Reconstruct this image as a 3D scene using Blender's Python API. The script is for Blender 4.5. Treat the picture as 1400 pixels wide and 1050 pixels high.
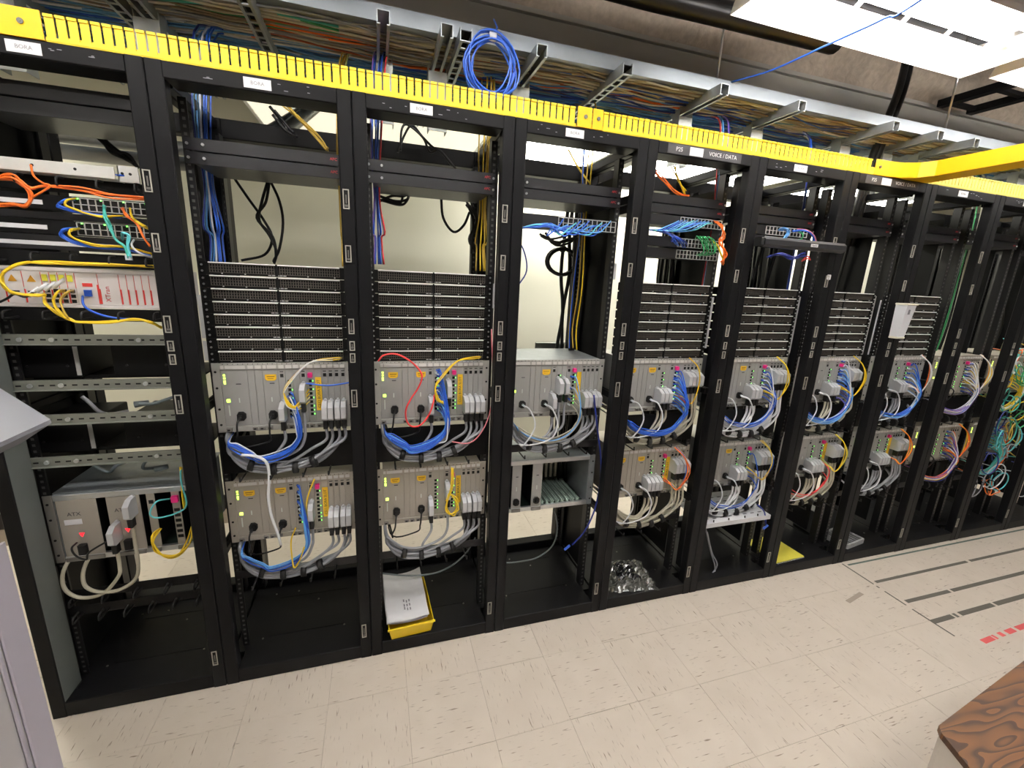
import bpy, math, random
import numpy as np
from mathutils import Matrix, Vector

random.seed(7)
for o in list(bpy.data.objects):
    bpy.data.objects.remove(o)
SC = bpy.context.scene
COL = SC.collection

# ---------------------------------------------------------------- camera
W = 0.55                      # rack pitch (m)
H = 2.18                      # rack height
FPX = 592.8                   # focal length in pixels of a 1400 px wide frame
CAM = np.array([1.1622215, -1.6455945, 1.621257])
ROT = np.array([[0.95600801, 0.02616953, -0.29217092],
                [-0.28984014, 0.2376803, -0.92709264],
                [0.0451817, 0.97099085, 0.23480925]])
cd = bpy.data.cameras.new('camera')
cd.sensor_width = 36.0
cd.lens = FPX / 1400 * 36.0
cd.clip_start = 0.02
cam = bpy.data.objects.new('camera', cd)
COL.objects.link(cam)
M = Matrix([list(r) for r in ROT]).to_4x4()
M.translation = Vector(CAM)
cam.matrix_world = M
SC.camera = cam

# ---------------------------------------------------------------- view, world
SC.view_settings.view_transform = 'Standard'
SC.view_settings.look = 'None'
SC.view_settings.gamma = 1.0
SC.view_settings.use_curve_mapping = False
SC.view_settings.exposure = 0.4
wd = bpy.data.worlds.new('room_air')
SC.world = wd
wd.use_nodes = True
wd.node_tree.nodes['Background'].inputs[0].default_value = (0.9, 0.93, 1.0, 1)
wd.node_tree.nodes['Background'].inputs[1].default_value = 0.05
TUBE_E = 34.0                 # emission of the fluorescent tubes
PANEL_E = 15.0                 # emission of the lit diffuser panels behind the racks


def at(u, v, y):
    """world point at depth y on the line of sight of photo pixel (u, v)"""
    d = ROT @ np.array([(u - 700) / FPX, (525 - v) / FPX, -1.0])
    t = (y - CAM[1]) / d[1]
    return tuple(CAM + t * d)


def az(u, v, z):
    d = ROT @ np.array([(u - 700) / FPX, (525 - v) / FPX, -1.0])
    t = (z - CAM[2]) / d[2]
    return tuple(CAM + t * d)


# ---------------------------------------------------------------- materials
def lin(c):
    return tuple(((x / 255) / 12.92 if x / 255 <= 0.04045 else ((x / 255 + 0.055) / 1.055) ** 2.4) for x in c)


MATS = {}


def mat(name, rgb, rough=0.5, metal=0.0, var=0.08, scale=30.0, bump=0.0, emit=None, es=0.0, spec=0.5, trans=0.0, coat=0.0):
    if name in MATS:
        return MATS[name]
    m = bpy.data.materials.new(name)
    m.use_nodes = True
    nt = m.node_tree
    b = nt.nodes['Principled BSDF']
    c = lin(rgb)
    tc = nt.nodes.new('ShaderNodeTexCoord')
    nz = nt.nodes.new('ShaderNodeTexNoise')
    nz.inputs['Scale'].default_value = scale
    nz.inputs['Detail'].default_value = 3
    nt.links.new(tc.outputs['Object'], nz.inputs['Vector'])
    mx = nt.nodes.new('ShaderNodeMix')
    mx.data_type = 'RGBA'
    mx.inputs[6].default_value = (*[max(0, x * (1 - var)) for x in c], 1)
    mx.inputs[7].default_value = (*[min(1, x * (1 + var)) for x in c], 1)
    nt.links.new(nz.outputs['Fac'], mx.inputs[0])
    nt.links.new(mx.outputs[2], b.inputs['Base Color'])
    b.inputs['Roughness'].default_value = rough
    b.inputs['Metallic'].default_value = metal
    b.inputs['Specular IOR Level'].default_value = spec
    if coat:
        b.inputs['Coat Weight'].default_value = coat
    if trans:
        b.inputs['Transmission Weight'].default_value = trans
    if bump:
        bp = nt.nodes.new('ShaderNodeBump')
        bp.inputs['Strength'].default_value = bump
        bp.inputs['Distance'].default_value = 0.004
        nt.links.new(nz.outputs['Fac'], bp.inputs['Height'])
        nt.links.new(bp.outputs['Normal'], b.inputs['Normal'])
    if emit:
        b.inputs['Emission Color'].default_value = (*lin(emit), 1)
        b.inputs['Emission Strength'].default_value = es
    MATS[name] = m
    return m


RACK = mat('rack_black', (18, 18, 20), 0.44, 0.0, 0.12, 14, 0.05, spec=0.16)
RAIL = mat('rail_black', (22, 22, 24), 0.4, 0.0, 0.1)
BLACK = mat('soft_black', (15, 15, 16), 0.5, spec=0.2)
RUBBER = mat('rubber_black', (16, 16, 17), 0.6)
HOLE = mat('hole_black', (6, 6, 6), 0.8)
FACE = mat('panel_charcoal', (25, 25, 29), 0.4, 0.0, 0.08)
ALU = mat('chassis_grey', (168, 167, 163), 0.42, 0.25, 0.05, 12)
ALU2 = mat('chassis_warm_grey', (170, 163, 152), 0.45, 0.2, 0.05, 12)
ALUD = mat('chassis_dark_grey', (128, 126, 122), 0.45, 0.25, 0.06, 12)
CARD = mat('card_grey', (158, 158, 156), 0.45, 0.2, 0.05, 16)
CARD2 = mat('card_warm_grey', (166, 160, 150), 0.45, 0.15, 0.05, 16)
HOOD = mat('hood_grey', (196, 198, 202), 0.38, 0.2, 0.05, 40)
STEEL = mat('bright_steel', (205, 207, 208), 0.3, 0.85, 0.06, 60)
GALV = mat('galvanised', (150, 156, 160), 0.42, 0.55, 0.22, 26, 0.05)
ZINC = mat('zinc_grey', (158, 162, 160), 0.4, 0.5, 0.12, 40)
WHITE = mat('label_white', (232, 232, 236), 0.6, 0, 0.03)
TABW = mat('tab_white', (205, 203, 200), 0.55, 0, 0.05)
YLAB = mat('label_yellow', (236, 190, 38), 0.55, 0, 0.05)
DUCT = mat('duct_yellow', (247, 214, 44), 0.42, 0, 0.05, 8)
DUCT2 = mat('duct_amber', (252, 196, 22), 0.38, 0, 0.04, 6)
BOLT = mat('bolt_grey', (120, 118, 112), 0.35, 0.8)
BINY = mat('bin_yellow', (240, 206, 30), 0.4, 0, 0.05)
PAPER = mat('paper_white', (226, 226, 230), 0.75, 0, 0.03)
INK = mat('ink_dark', (60, 58, 66), 0.7)
INKG = mat('ink_grey', (132, 132, 138), 0.7)
INKW = mat('ink_white', (225, 225, 225), 0.7)
INKR = mat('ink_red', (196, 52, 58), 0.6)
REDP = mat('stripe_red', (214, 60, 54), 0.5)
PINK = mat('plug_pink', (226, 40, 130), 0.45)
BLUEP = mat('plug_blue', (36, 84, 190), 0.4)
ORANGEP = mat('plug_orange', (236, 128, 40), 0.45)
GREENP = mat('plug_green', (40, 150, 90), 0.45)
CLEARP = mat('plug_clear', (205, 212, 218), 0.25, 0, 0.05)
GREENB = mat('guide_green', (70, 104, 92), 0.5, 0.1)
LEDG = mat('led_green', (140, 255, 120), 0.4, emit=(110, 255, 90), es=4.0)
LEDY = mat('led_lime', (210, 255, 90), 0.4, emit=(200, 255, 80), es=3.0)
LEDR = mat('led_red', (255, 50, 60), 0.4, emit=(255, 30, 40), es=1.6)
DISP = mat('display_grey', (205, 212, 206), 0.4)
BRASS = mat('tag_tan', (222, 178, 92), 0.5)
WALLM = mat('wall_cream', (238, 236, 219), 0.7, 0, 0.03, 3)
SIDE_LIGHT = mat('post_side_reflected_light', (98, 104, 102), 0.5, 0, 0.06)
CAB = {}
for n_, c_ in dict(grey=(140, 142, 148), beige=(172, 167, 150), blue=(38, 92, 200), sky=(92, 160, 226), navy=(30, 46, 130),
                   white=(222, 224, 228), yellow=(236, 200, 40), gold=(206, 172, 70), orange=(240, 112, 36), red=(226, 58, 60),
                   pink=(226, 130, 140), green=(50, 150, 90), teal=(72, 176, 164), aqua=(104, 206, 216), purple=(110, 84, 170),
                   black=(20, 20, 21), lime=(178, 190, 120), slate=(110, 120, 124), tan=(204, 200, 186), brown=(138, 120, 100),
                   steelblue=(104, 162, 210), rust=(176, 84, 50)).items():
    CAB[n_] = mat('cable_' + n_, c_, 0.34, 0, 0.06, 20)


def holed(name, base, dot, pitch, axis='z', w=0.0045, frac=0.42, rough=0.4, metal=0.0):
    """sheet metal with a row of punched slots down the middle (colour only)"""
    m = bpy.data.materials.new(name)
    m.use_nodes = True
    nt = m.node_tree
    b = nt.nodes['Principled BSDF']
    tc = nt.nodes.new('ShaderNodeTexCoord')
    sp = nt.nodes.new('ShaderNodeSeparateXYZ')
    nt.links.new(tc.outputs['Object'], sp.inputs[0])

    def math_(op, a, b_=None):
        n = nt.nodes.new('ShaderNodeMath')
        n.operation = op
        for k, x in enumerate((a, b_)):
            if x is None:
                continue
            if isinstance(x, (int, float)):
                n.inputs[k].default_value = x
            else:
                nt.links.new(x, n.inputs[k])
        return n.outputs[0]
    al, ac = ('Z', 'X') if axis == 'z' else ('X', 'Z')
    fr = math_('FRACT', math_('DIVIDE', sp.outputs[al], pitch))
    a = math_('LESS_THAN', fr, frac)
    c = math_('LESS_THAN', math_('ABSOLUTE', sp.outputs[ac]), w)
    f = math_('MULTIPLY', a, c)
    mx = nt.nodes.new('ShaderNodeMix')
    mx.data_type = 'RGBA'
    mx.inputs[6].default_value = (*lin(base), 1)
    mx.inputs[7].default_value = (*lin(dot), 1)
    nt.links.new(f, mx.inputs[0])
    nt.links.new(mx.outputs[2], b.inputs['Base Color'])
    b.inputs['Roughness'].default_value = rough
    b.inputs['Metallic'].default_value = metal
    return m


RAILH = holed('rail_punched', (20, 20, 22), (92, 92, 90), 0.0222, 'z', 0.0045, 0.4)


# ---------------------------------------------------------------- mesh builder
class MB:
    def __init__(s):
        s.v = []
        s.f = []
        s.m = []
        s.sm = []

    def quadbox(s, pts, mi=0):
        n = len(s.v)
        s.v += pts
        for q in ((0, 3, 2, 1), (4, 5, 6, 7), (0, 1, 5, 4), (1, 2, 6, 5), (2, 3, 7, 6), (3, 0, 4, 7)):
            s.f.append(tuple(n + k for k in q))
            s.m.append(mi)
            s.sm.append(False)
        return s

    def box(s, x0, x1, y0, y1, z0, z1, mi=0):
        return s.quadbox([(x0, y0, z0), (x1, y0, z0), (x1, y1, z0), (x0, y1, z0),
                          (x0, y0, z1), (x1, y0, z1), (x1, y1, z1), (x0, y1, z1)], mi)

    def prism(s, prof, a, b, axis='x', mi=0):
        """extrude a closed profile (2D list) along an axis from a to b"""
        n = len(s.v)
        k = len(prof)

        def P(p, t):
            return {'x': (t, p[0], p[1]), 'y': (p[0], t, p[1]), 'z': (p[0], p[1], t)}[axis]
        s.v += [P(p, a) for p in prof] + [P(p, b) for p in prof]
        fl = axis == 'y'
        for i in range(k):
            j = (i + 1) % k
            q = (n + i, n + j, n + k + j, n + k + i)
            s.f.append(q[::-1] if fl else q)
            s.m.append(mi)
            s.sm.append(False)
        c0 = tuple(n + i for i in range(k))
        c1 = tuple(n + k + i for i in range(k))
        s.f += [c0[::-1] if not fl else c0, c1 if not fl else c1[::-1]]
        s.m += [mi, mi]
        s.sm += [False, False]
        return s

    def cbox(s, x0, x1, y0, y1, z0, z1, c=0.003, mi=0, axis='z'):
        """box with its four edges along one axis chamfered"""
        if axis == 'z':
            a0, a1, b0, b1, t0, t1 = x0, x1, y0, y1, z0, z1
        elif axis == 'x':
            a0, a1, b0, b1, t0, t1 = y0, y1, z0, z1, x0, x1
        else:
            a0, a1, b0, b1, t0, t1 = x0, x1, z0, z1, y0, y1
        pr = [(a0 + c, b0), (a1 - c, b0), (a1, b0 + c), (a1, b1 - c), (a1 - c, b1), (a0 + c, b1), (a0, b1 - c), (a0, b0 + c)]
        return s.prism(pr, t0, t1, axis, mi)

    def cyl(s, p0, p1, r, n=10, mi=0, r1=None):
        return s.tube([p0, p1], r, n, mi, smooth=0, r1=r1)

    def tube(s, pts, r, n=6, mi=0, smooth=6, r1=None):
        P = np.array(pts, float)
        if smooth and len(P) > 2:
            Q = np.vstack([2 * P[0] - P[1], P, 2 * P[-1] - P[-2]])
            out = []
            for i in range(1, len(Q) - 2):
                for t in np.linspace(0, 1, smooth, endpoint=False):
                    a, b, c, d = Q[i - 1], Q[i], Q[i + 1], Q[i + 2]
                    out.append(0.5 * ((2 * b) + (-a + c) * t + (2 * a - 5 * b + 4 * c - d) * t * t + (-a + 3 * b - 3 * c + d) * t ** 3))
            out.append(P[-1])
            P = np.array(out)
        T = np.gradient(P, axis=0) if len(P) > 2 else np.array([P[1] - P[0]] * 2)
        T /= np.maximum(np.linalg.norm(T, axis=1)[:, None], 1e-9)
        up = np.array([0, 0, 1.0]) if abs(T[0][2]) < 0.9 else np.array([1.0, 0, 0])
        u = np.cross(T[0], up)
        u /= np.linalg.norm(u)
        base = len(s.v)
        L = len(P)
        for i in range(L):
            u = u - T[i] * (u @ T[i])
            u /= max(np.linalg.norm(u), 1e-9)
            w = np.cross(T[i], u)
            rr = r if r1 is None else r + (r1 - r) * i / (L - 1)
            for k in range(n):
                a = 2 * math.pi * k / n
                s.v.append(tuple(P[i] + rr * (math.cos(a) * u + math.sin(a) * w)))
        for i in range(L - 1):
            for k in range(n):
                k2 = (k + 1) % n
                s.f.append((base + i * n + k, base + i * n + k2, base + (i + 1) * n + k2, base + (i + 1) * n + k))
                s.m.append(mi)
                s.sm.append(n > 4)
        s.f.append(tuple(base + k for k in range(n))[::-1])
        s.f.append(tuple(base + (L - 1) * n + k for k in range(n)))
        s.m += [mi, mi]
        s.sm += [False, False]
        return s

    def disc_y(s, x, z, r, y0, y1, n=10, mi=0):
        return s.cyl((x, y0, z), (x, y1, z), r, n, mi)

    def mesh(s, name, mats):
        me = bpy.data.meshes.new(name)
        me.from_pydata([tuple(map(float, p)) for p in s.v], [], s.f)
        if not isinstance(mats, (list, tuple)):
            mats = [mats]
        for m in mats:
            me.materials.append(m)
        me.polygons.foreach_set('material_index', s.m)
        me.polygons.foreach_set('use_smooth', s.sm)
        me.update()
        return me

    def build(s, name, mats, parent=None, loc=(0, 0, 0)):
        return put(name, s.mesh(name, mats), parent, loc)


def put(name, me, parent=None, loc=(0, 0, 0), rot=None):
    o = bpy.data.objects.new(name, me)
    COL.objects.link(o)
    o.location = loc
    if rot:
        o.rotation_euler = rot
    if parent is not None:
        o.parent = parent
    return o


def tag(o, label=None, cat=None, group=None, kind=None):
    if label:
        o['label'] = label
    if cat:
        o['category'] = cat
    if group:
        o['group'] = group
    if kind:
        o['kind'] = kind
    return o


def thing(name, loc, label, cat, group=None, rot=None):
    o = put(name, None, None, loc, rot)
    return tag(o, label, cat, group)


TXT = {}


def text_mesh(s, size, m):
    k = (s, size, m.name)
    if k not in TXT:
        cu = bpy.data.curves.new('lettering', 'FONT')
        cu.body = s
        cu.size = size
        cu.align_x = 'CENTER'
        cu.align_y = 'CENTER'
        cu.extrude = 0.0002
        cu.resolution_u = 2
        o = bpy.data.objects.new('lettering', cu)
        COL.objects.link(o)
        bpy.context.view_layer.update()
        me = bpy.data.meshes.new_from_object(o)
        bpy.data.objects.remove(o)
        me.materials.clear()
        me.materials.append(m)
        TXT[k] = me
    return TXT[k]


def text(s, size, m, loc, parent=None, rot=(math.pi / 2, 0, 0), name='lettering'):
    return put(name, text_mesh(s, size, m), parent, loc, rot)


ORD = ['first', 'second', 'third', 'fourth', 'fifth', 'sixth', 'seventh', 'eighth', 'ninth', 'tenth', 'eleventh']
NR = 11


def cx(i):
    return i * W + W / 2


# ================================================================= the room
XL, XR, YF, YB, ZC = -1.7, 7.4, -4.2, 1.5, 3.15
TS = 0.295


def struct(name, mb, m, parent=None):
    o = mb.build(name, m, parent)
    if parent is None:
        o['kind'] = 'structure'
    return o


def floor_material():
    m = bpy.data.materials.new('vinyl_tile')
    m.use_nodes = True
    nt = m.node_tree
    N, L = nt.nodes, nt.links
    b = N['Principled BSDF']
    tc = N.new('ShaderNodeTexCoord')
    oi = N.new('ShaderNodeObjectInfo')
    ad = N.new('ShaderNodeVectorMath')
    ad.operation = 'ADD'
    sc = N.new('ShaderNodeVectorMath')
    sc.operation = 'SCALE'
    L.new(oi.outputs['Random'], sc.inputs['Scale'])
    sc.inputs[0].default_value = (37.0, 21.0, 11.0)
    L.new(tc.outputs['Object'], ad.inputs[0])
    L.new(sc.outputs[0], ad.inputs[1])
    mp = N.new('ShaderNodeMapping')
    mp.inputs['Scale'].default_value = (13, 105, 1)
    mp.inputs['Rotation'].default_value = (0, 0, 0.08)
    L.new(ad.outputs[0], mp.inputs[0])
    n1 = N.new('ShaderNodeTexNoise')
    n1.inputs['Scale'].default_value = 1.6
    n1.inputs['Detail'].default_value = 2
    L.new(mp.outputs[0], n1.inputs['Vector'])
    r1 = N.new('ShaderNodeValToRGB')
    r1.color_ramp.elements[0].position = 0.645
    r1.color_ramp.elements[1].position = 0.75
    r1.color_ramp.elements[0].color = (0, 0, 0, 1)
    r1.color_ramp.elements[1].color = (1, 1, 1, 1)
    L.new(n1.outputs['Fac'], r1.inputs[0])
    n2 = N.new('ShaderNodeTexNoise')
    n2.inputs['Scale'].default_value = 9
    n2.inputs['Detail'].default_value = 4
    L.new(ad.outputs[0], n2.inputs['Vector'])
    mx = N.new('ShaderNodeMix')
    mx.data_type = 'RGBA'
    mx.inputs[6].default_value = (*lin((200, 189, 176)), 1)
    mx.inputs[7].default_value = (*lin((214, 204, 192)), 1)
    L.new(n2.outputs['Fac'], mx.inputs[0])
    mx2 = N.new('ShaderNodeMix')
    mx2.data_type = 'RGBA'
    L.new(mx.outputs[2], mx2.inputs[6])
    mx2.inputs[7].default_value = (*lin((134, 118, 102)), 1)
    L.new(r1.outputs[0], mx2.inputs[0])
    L.new(mx2.outputs[2], b.inputs['Base Color'])
    b.inputs['Roughness'].default_value = 0.38
    return m


VCT = floor_material()
GROUT = mat('tile_joint', (130, 116, 102), 0.8)
fl = struct('floor', MB().box(XL, XR, YF, YB, -0.12, -0.003), GROUT)
tile_me = MB().prism([(-TS / 2 + .0004, -.003), (TS / 2 - .0004, -.003), (TS / 2 - .0004, -.0006), (TS / 2 - .0012, 0), (-TS / 2 + .0012, 0), (-TS / 2 + .0004, -.0006)],
                     -TS / 2 + .0004, TS / 2 - .0004, 'y').mesh('tile', VCT)
rest = MB()
gx0, gy0 = 0.941, -0.187
cnt = 0
for ix in range(-9, 22):
    for iy in range(-14, 6):
        x = gx0 + (ix + .5) * TS
        y = gy0 + (iy + .5) * TS
        if x - TS / 2 < XL or x + TS / 2 > XR or y - TS / 2 < YF or y + TS / 2 > YB:
            continue
        if -0.1 < x < 6.2 and -1.45 < y < 0.1:
            t = put('tile', tile_me, fl, (x, y, 0), (0, 0, math.pi / 2 * ((ix + iy) % 2)))
            cnt += 1
        else:
            g = .0005
            rest.box(x - TS / 2 + g, x + TS / 2 - g, y - TS / 2 + g, y + TS / 2 - g, -.003, 0)
tag(rest.build('tile_field', VCT, fl), kind='stuff')

wall_rear = struct('wall_rear', MB().box(XL, XR, YB, YB + .1, -.1, ZC), WALLM)
struct('wall_left', MB().box(XL - .1, XL, YF, YB, -.1, ZC), WALLM)
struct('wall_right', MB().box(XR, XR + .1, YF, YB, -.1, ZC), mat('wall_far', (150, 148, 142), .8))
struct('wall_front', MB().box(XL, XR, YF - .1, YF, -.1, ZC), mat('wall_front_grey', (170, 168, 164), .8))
struct('baseboard_rear', MB().cbox(XL, XR, YB - .012, YB, 0, .1, .003, 0, 'x'), mat('baseboard_dark', (52, 48, 46), .6))

DECK = mat('deck_brown', (120, 108, 104), 0.85, 0, 0.25, 9, 0.6)
cb = MB()
cb.box(XL, XR, YF, YB, ZC, ZC + .1)
for k in range(44):                       # fluted steel deck: ribs across the room
    x = XL + .1 + k * .205
    cb.prism([(x, ZC), (x + .03, ZC - .04), (x + .1, ZC - .04), (x + .13, ZC)], YF, YB, 'y')
struct('ceiling', cb, DECK)

# fireproofed beam: smooth painted soffit, rough sprayed side
ROUGH = mat('sprayed_fireproofing', (178, 165, 150), 0.95, 0, 0.3, 34, 1.0)
GREYP = mat('beam_grey', (170, 167, 160), 0.7, 0, 0.1, 4)
bm_ = struct('trim_1', MB().cbox(XL, XR, .56, 1.0, 2.60, 2.795, .006, 0, 'x').box(XL, XR, .545, 1.0, 2.795, 2.815), GREYP)
bm_['label'] = 'grey painted side of the ceiling beam above the cable tray'
rb = MB()
nx_, nz_ = 220, 12
for j in range(nz_ + 1):
    for i in range(nx_ + 1):
        x = XL + (XR - XL) * i / nx_
        z = 2.815 + .335 * j / nz_
        yy = .60 + .05 * math.sin(j / nz_ * math.pi * .9) * -1 + random.uniform(-.012, .012) + .02 * math.sin(x * 3.1 + j * .6)
        rb.v.append((x, yy, z))
for j in range(nz_):
    for i in range(nx_):
        a = j * (nx_ + 1) + i
        rb.f.append((a, a + 1, a + nx_ + 2, a + nx_ + 1))
        rb.m.append(0)
        rb.sm.append(True)
rb.box(XL, XR, .66, .95, 2.815, 3.15)
rb.build('fireproofing', ROUGH, bm_)


# ================================================================= light fixtures
REFL = mat('reflector_white', (240, 240, 240), 0.5, 0, 0.01)
TUBE = mat('tube_light', (255, 255, 255), 0.4, emit=(255, 250, 244), es=TUBE_E)
FIXB = mat('fixture_back', (190, 186, 190), 0.5)


def fixture(x0, y0, z0, label, L_=1.25):
    r = thing('light_fixture', (x0, y0, z0), label, 'lamp')
    t = .002

    def sheet(mb, prof, a, b):
        for p, q in zip(prof[:-1], prof[1:]):
            n = (-(q[1] - p[1]), q[0] - p[0])
            l = math.hypot(*n)
            n = (n[0] / l * t, n[1] / l * t)
            mb.prism([p, q, (q[0] + n[0], q[1] + n[1]), (p[0] + n[0], p[1] + n[1])], a, b, 'x')
    far = [(0, 0), (-.012, .03), (-.035, .06), (-.065, .09)]
    near = [(-.305, .09), (-.335, .06), (-.358, .03), (-.37, 0)]
    m = MB()
    sheet(m, far, 0, L_)
    m.build('far_reflector', REFL, r)
    m = MB()
    sheet(m, near, 0, L_)
    m.build('near_reflector', REFL, r)
    # slotted bands: four uplight slots with webs between
    for y0_, y1_, z0_, z1_ in ((-.065, -.09, .09, .108), (-.305, -.28, .09, .108)):
        m = MB()
        n = 5
        for k in range(n + 1):
            xa = k * L_ / n
            m.quadbox([(xa - .013, y0_, z0_), (xa + .013, y0_, z0_), (xa + .013, y0_, z0_ + t), (xa - .013, y0_, z0_ + t),
                       (xa - .013, y1_, z1_), (xa + .013, y1_, z1_), (xa + .013, y1_, z1_ + t), (xa - .013, y1_, z1_ + t)])
        m.build('slot_band', REFL, r)
    m = MB()
    m.cbox(0, L_, -.285, -.085, .108, .15, .006, 0, 'x')
    m.build('ballast_housing', REFL, r)
    for yy in (-.14, -.23):
        tb = MB().tube([(.03, yy, .075), (L_ - .03, yy, .075)], .0127, 10, 0, 0).build('tube', TUBE, r)
        for xx in (.0, L_ - .03):
            MB().box(xx, xx + .03, yy - .012, yy + .012, .055, .109).build('lamp_holder', REFL, r)
    m = MB()
    prof = far + near
    m.prism(prof, L_, L_ + .002, 'x')
    m.prism(prof, -.002, 0, 'x')
    m.build('end_plate', REFL, r)
    for xx in (.12, L_ - .12):
        m = MB()
        m.cyl((xx, -.185, .15), (xx, -.185, 3.11 - z0), .004, 6)
        m.build('hanger_rod', STEEL, r)
    return r


fixture(2.393, -.125, 2.57, 'white slotted reflector fluorescent fixture hanging above the racks, nearest the blue cable strand')
fixture(3.83, -.125, 2.60, 'white fluorescent fixture at the right edge beyond the white cross channel')
fixture(5.3, -.125, 2.60, 'white fluorescent fixture farthest right in the row')
fixture(-.35, -.42, 2.66, 'white fluorescent fixture over the first two racks, above the picture')
fixture(1.0, -.42, 2.66, 'white fluorescent fixture over the third and fourth racks, above the picture')
fixture(-.9, -1.75, 2.75, 'white fluorescent fixture over the aisle behind the camera, left end')
fixture(.7, -1.75, 2.75, 'white fluorescent fixture over the aisle directly above the camera')
fixture(2.3, -1.75, 2.75, 'white fluorescent fixture over the aisle right of the camera')
fixture(3.9, -1.75, 2.75, 'white fluorescent fixture over the aisle, far right')

DIFF = mat('diffuser_lit', (255, 255, 250), 0.5, emit=(255, 252, 240), es=PANEL_E)
DIFFO = mat('diffuser_added_glow', (228, 226, 208), 0.5, emit=(255, 250, 228), es=.62)  # unlit diffuser; faint emission added to lift it and the rear wall


def panel_light(x0, x1, lit, label):
    r = thing('ceiling_panel_light', ((x0 + x1) / 2, 1.16, 2.4), label, 'lamp')
    h = (x1 - x0) / 2
    MB().box(-h + .015, h - .015, -.195, .225, 0, .01).build('diffuser', DIFF if lit else DIFFO, r)
    m = MB()
    for a in ((-h, h, -.21, -.195), (-h, h, .225, .24), (-h, -h + .015, -.195, .225), (h - .015, h, -.195, .225)):
        m.box(*a, -.006, .05)
    m.box(-h + .015, h - .015, -.195, .225, .03, .05)
    m.build('frame', REFL, r)
    m = MB()
    for xx in (-h + .1, h - .1):
        m.cyl((xx, .015, .05), (xx, .015, .71), .004, 6)
    m.build('hanger_rod', STEEL, r)


panel_light(.57, 1.79, False, 'unlit cream panel light, faint glow added, behind the third rack over the rear aisle')
panel_light(2.0, 2.56, True, 'bright white panel light seen through the top of the fourth rack')
panel_light(2.8, 4.0, True, 'bright white panel light seen through the top of the fifth rack')
panel_light(4.3, 5.5, True, 'bright white panel light behind the ninth rack')
panel_light(-1.6, -.75, True, 'added unseen panel light brightening the rear wall, left of the first rack')  # added out of view to brighten the rear wall

# ================================================================= racks
LABH = {}


def holder_mesh(w, h):
    k = (w, h)
    if k not in LABH:
        m = MB()
        b = .0032
        m.box(-w / 2, w / 2, -.001, 0, -h / 2, h / 2, 1)
        for a in ((-w / 2, w / 2, h / 2 - b, h / 2), (-w / 2, w / 2, -h / 2, -h / 2 + b), (-w / 2, -w / 2 + b, -h / 2 + b, h / 2 - b), (w / 2 - b, w / 2, -h / 2 + b, h / 2 - b)):
            m.box(a[0], a[1], -.003, -.0005, a[2], a[3], 0)
        m.box(-w / 2 + .005, w / 2 - .005, -.0022, -.001, -h / 2 + .007, -h / 2 + .014, 2)
        m.box(-.0018, .0018, -.0022, -.001, -h * .22, h * .22, 2)
        LABH[k] = m.mesh('label_holder', [mat('holder_rim', (176, 172, 162), .45, .3), BLACK, mat('holder_insert', (104, 102, 98), .6)])
    return LABH[k]


RACKLAB = [
    'black open equipment rack holding the red and white node, leftmost in the row',
    'black open equipment rack second from the left, black panels over two grey card cages',
    'black open equipment rack third from the left, yellow paper bin on its base',
    'black open equipment rack fourth from the left, with an empty card cage low down',
    'black open equipment rack fifth from the left, clear plastic bag on its base',
    'black open equipment rack sixth from the left, crossed by a black power bar',
    'black open equipment rack seventh from the left, yellow folder on its base',
    'black open equipment rack eighth from the left, packaged card on its base',
    'black open equipment rack ninth from the left, yellow and purple cables inside',
    'black open equipment rack tenth from the left, with teal and green cables',
    'black open equipment rack at the right edge, only its lower left corner in view']

PW = .045
RP = {}
RP['post'] = MB().cbox(0, PW - .0008, 0, .045, 0, H, .003).mesh('front_post', RACK)
RP['postg'] = MB().cbox(0, PW - .0008, 0, .1, 0, H, .003).mesh('front_post', RACK)
RP['rpost'] = MB().cbox(0, PW - .0008, .5, .56, 0, H, .003).mesh('rear_post', RACK)
hi = W - PW
RP['top'] = MB().cbox(PW, hi, 0, .1, 2.135, H, .003, 0, 'x').mesh('top_rail', RACK)
RP['bot'] = MB().cbox(PW, hi, 0, .06, 0, .062, .003, 0, 'x').mesh('bottom_rail', RACK)
RP['rtop'] = MB().cbox(PW, hi, .5, .56, 2.11, H, .003, 0, 'x').mesh('rear_top_rail', RACK)
RP['rbot'] = MB().cbox(PW, hi, .5, .56, 0, .1, .003, 0, 'x').mesh('rear_bottom_rail', RACK)
bp = MB().cbox(.004, W - .004, .1, .5, .05, .056, .002, 0, 'y').cbox(PW, hi, .06, .1, .05, .056, .002, 0, 'y')
bp.box(.12, .43, .158, .162, .0555, .0575)
bp.box(.12, .43, .398, .402, .0555, .0575)
for a, b in ((.1, .15), (.43, .15), (.3, .35), (.2, .43), (.1, .43)):
    bp.cyl((a, b, .056), (a, b, .059), .004, 8, 1)
RP['base'] = bp.mesh('base_panel', [RACK, BOLT])
RP['rail'] = MB().box(-.012, .012, 0, .004, .06, 2.13).box(-.012, -.008, .004, .04, .06, 2.13).mesh('mounting_rail', RAILH)
RP['railr'] = MB().box(-.012, .012, 0, .004, .1, 2.11).box(.008, .012, -.04, 0, .1, 2.11).mesh('mounting_rail', RAILH)
RP['side'] = MB().cbox(0, .03, .1, .5, 2.14, 2.175, .003, 0, 'y').mesh('side_top_bar', RACK)
RP['sideb'] = MB().cbox(0, .03, .1, .5, .0, .045, .003, 0, 'y').mesh('side_bottom_bar', RACK)
RP['brace'] = MB().cbox(0, .012, .1, .5, 0, .03, .003, 0, 'y').mesh('side_brace', RACK)
RP['panel'] = MB().box(0, .003, .22, .5, .1, 2.08).mesh('side_panel', RACK)

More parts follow.
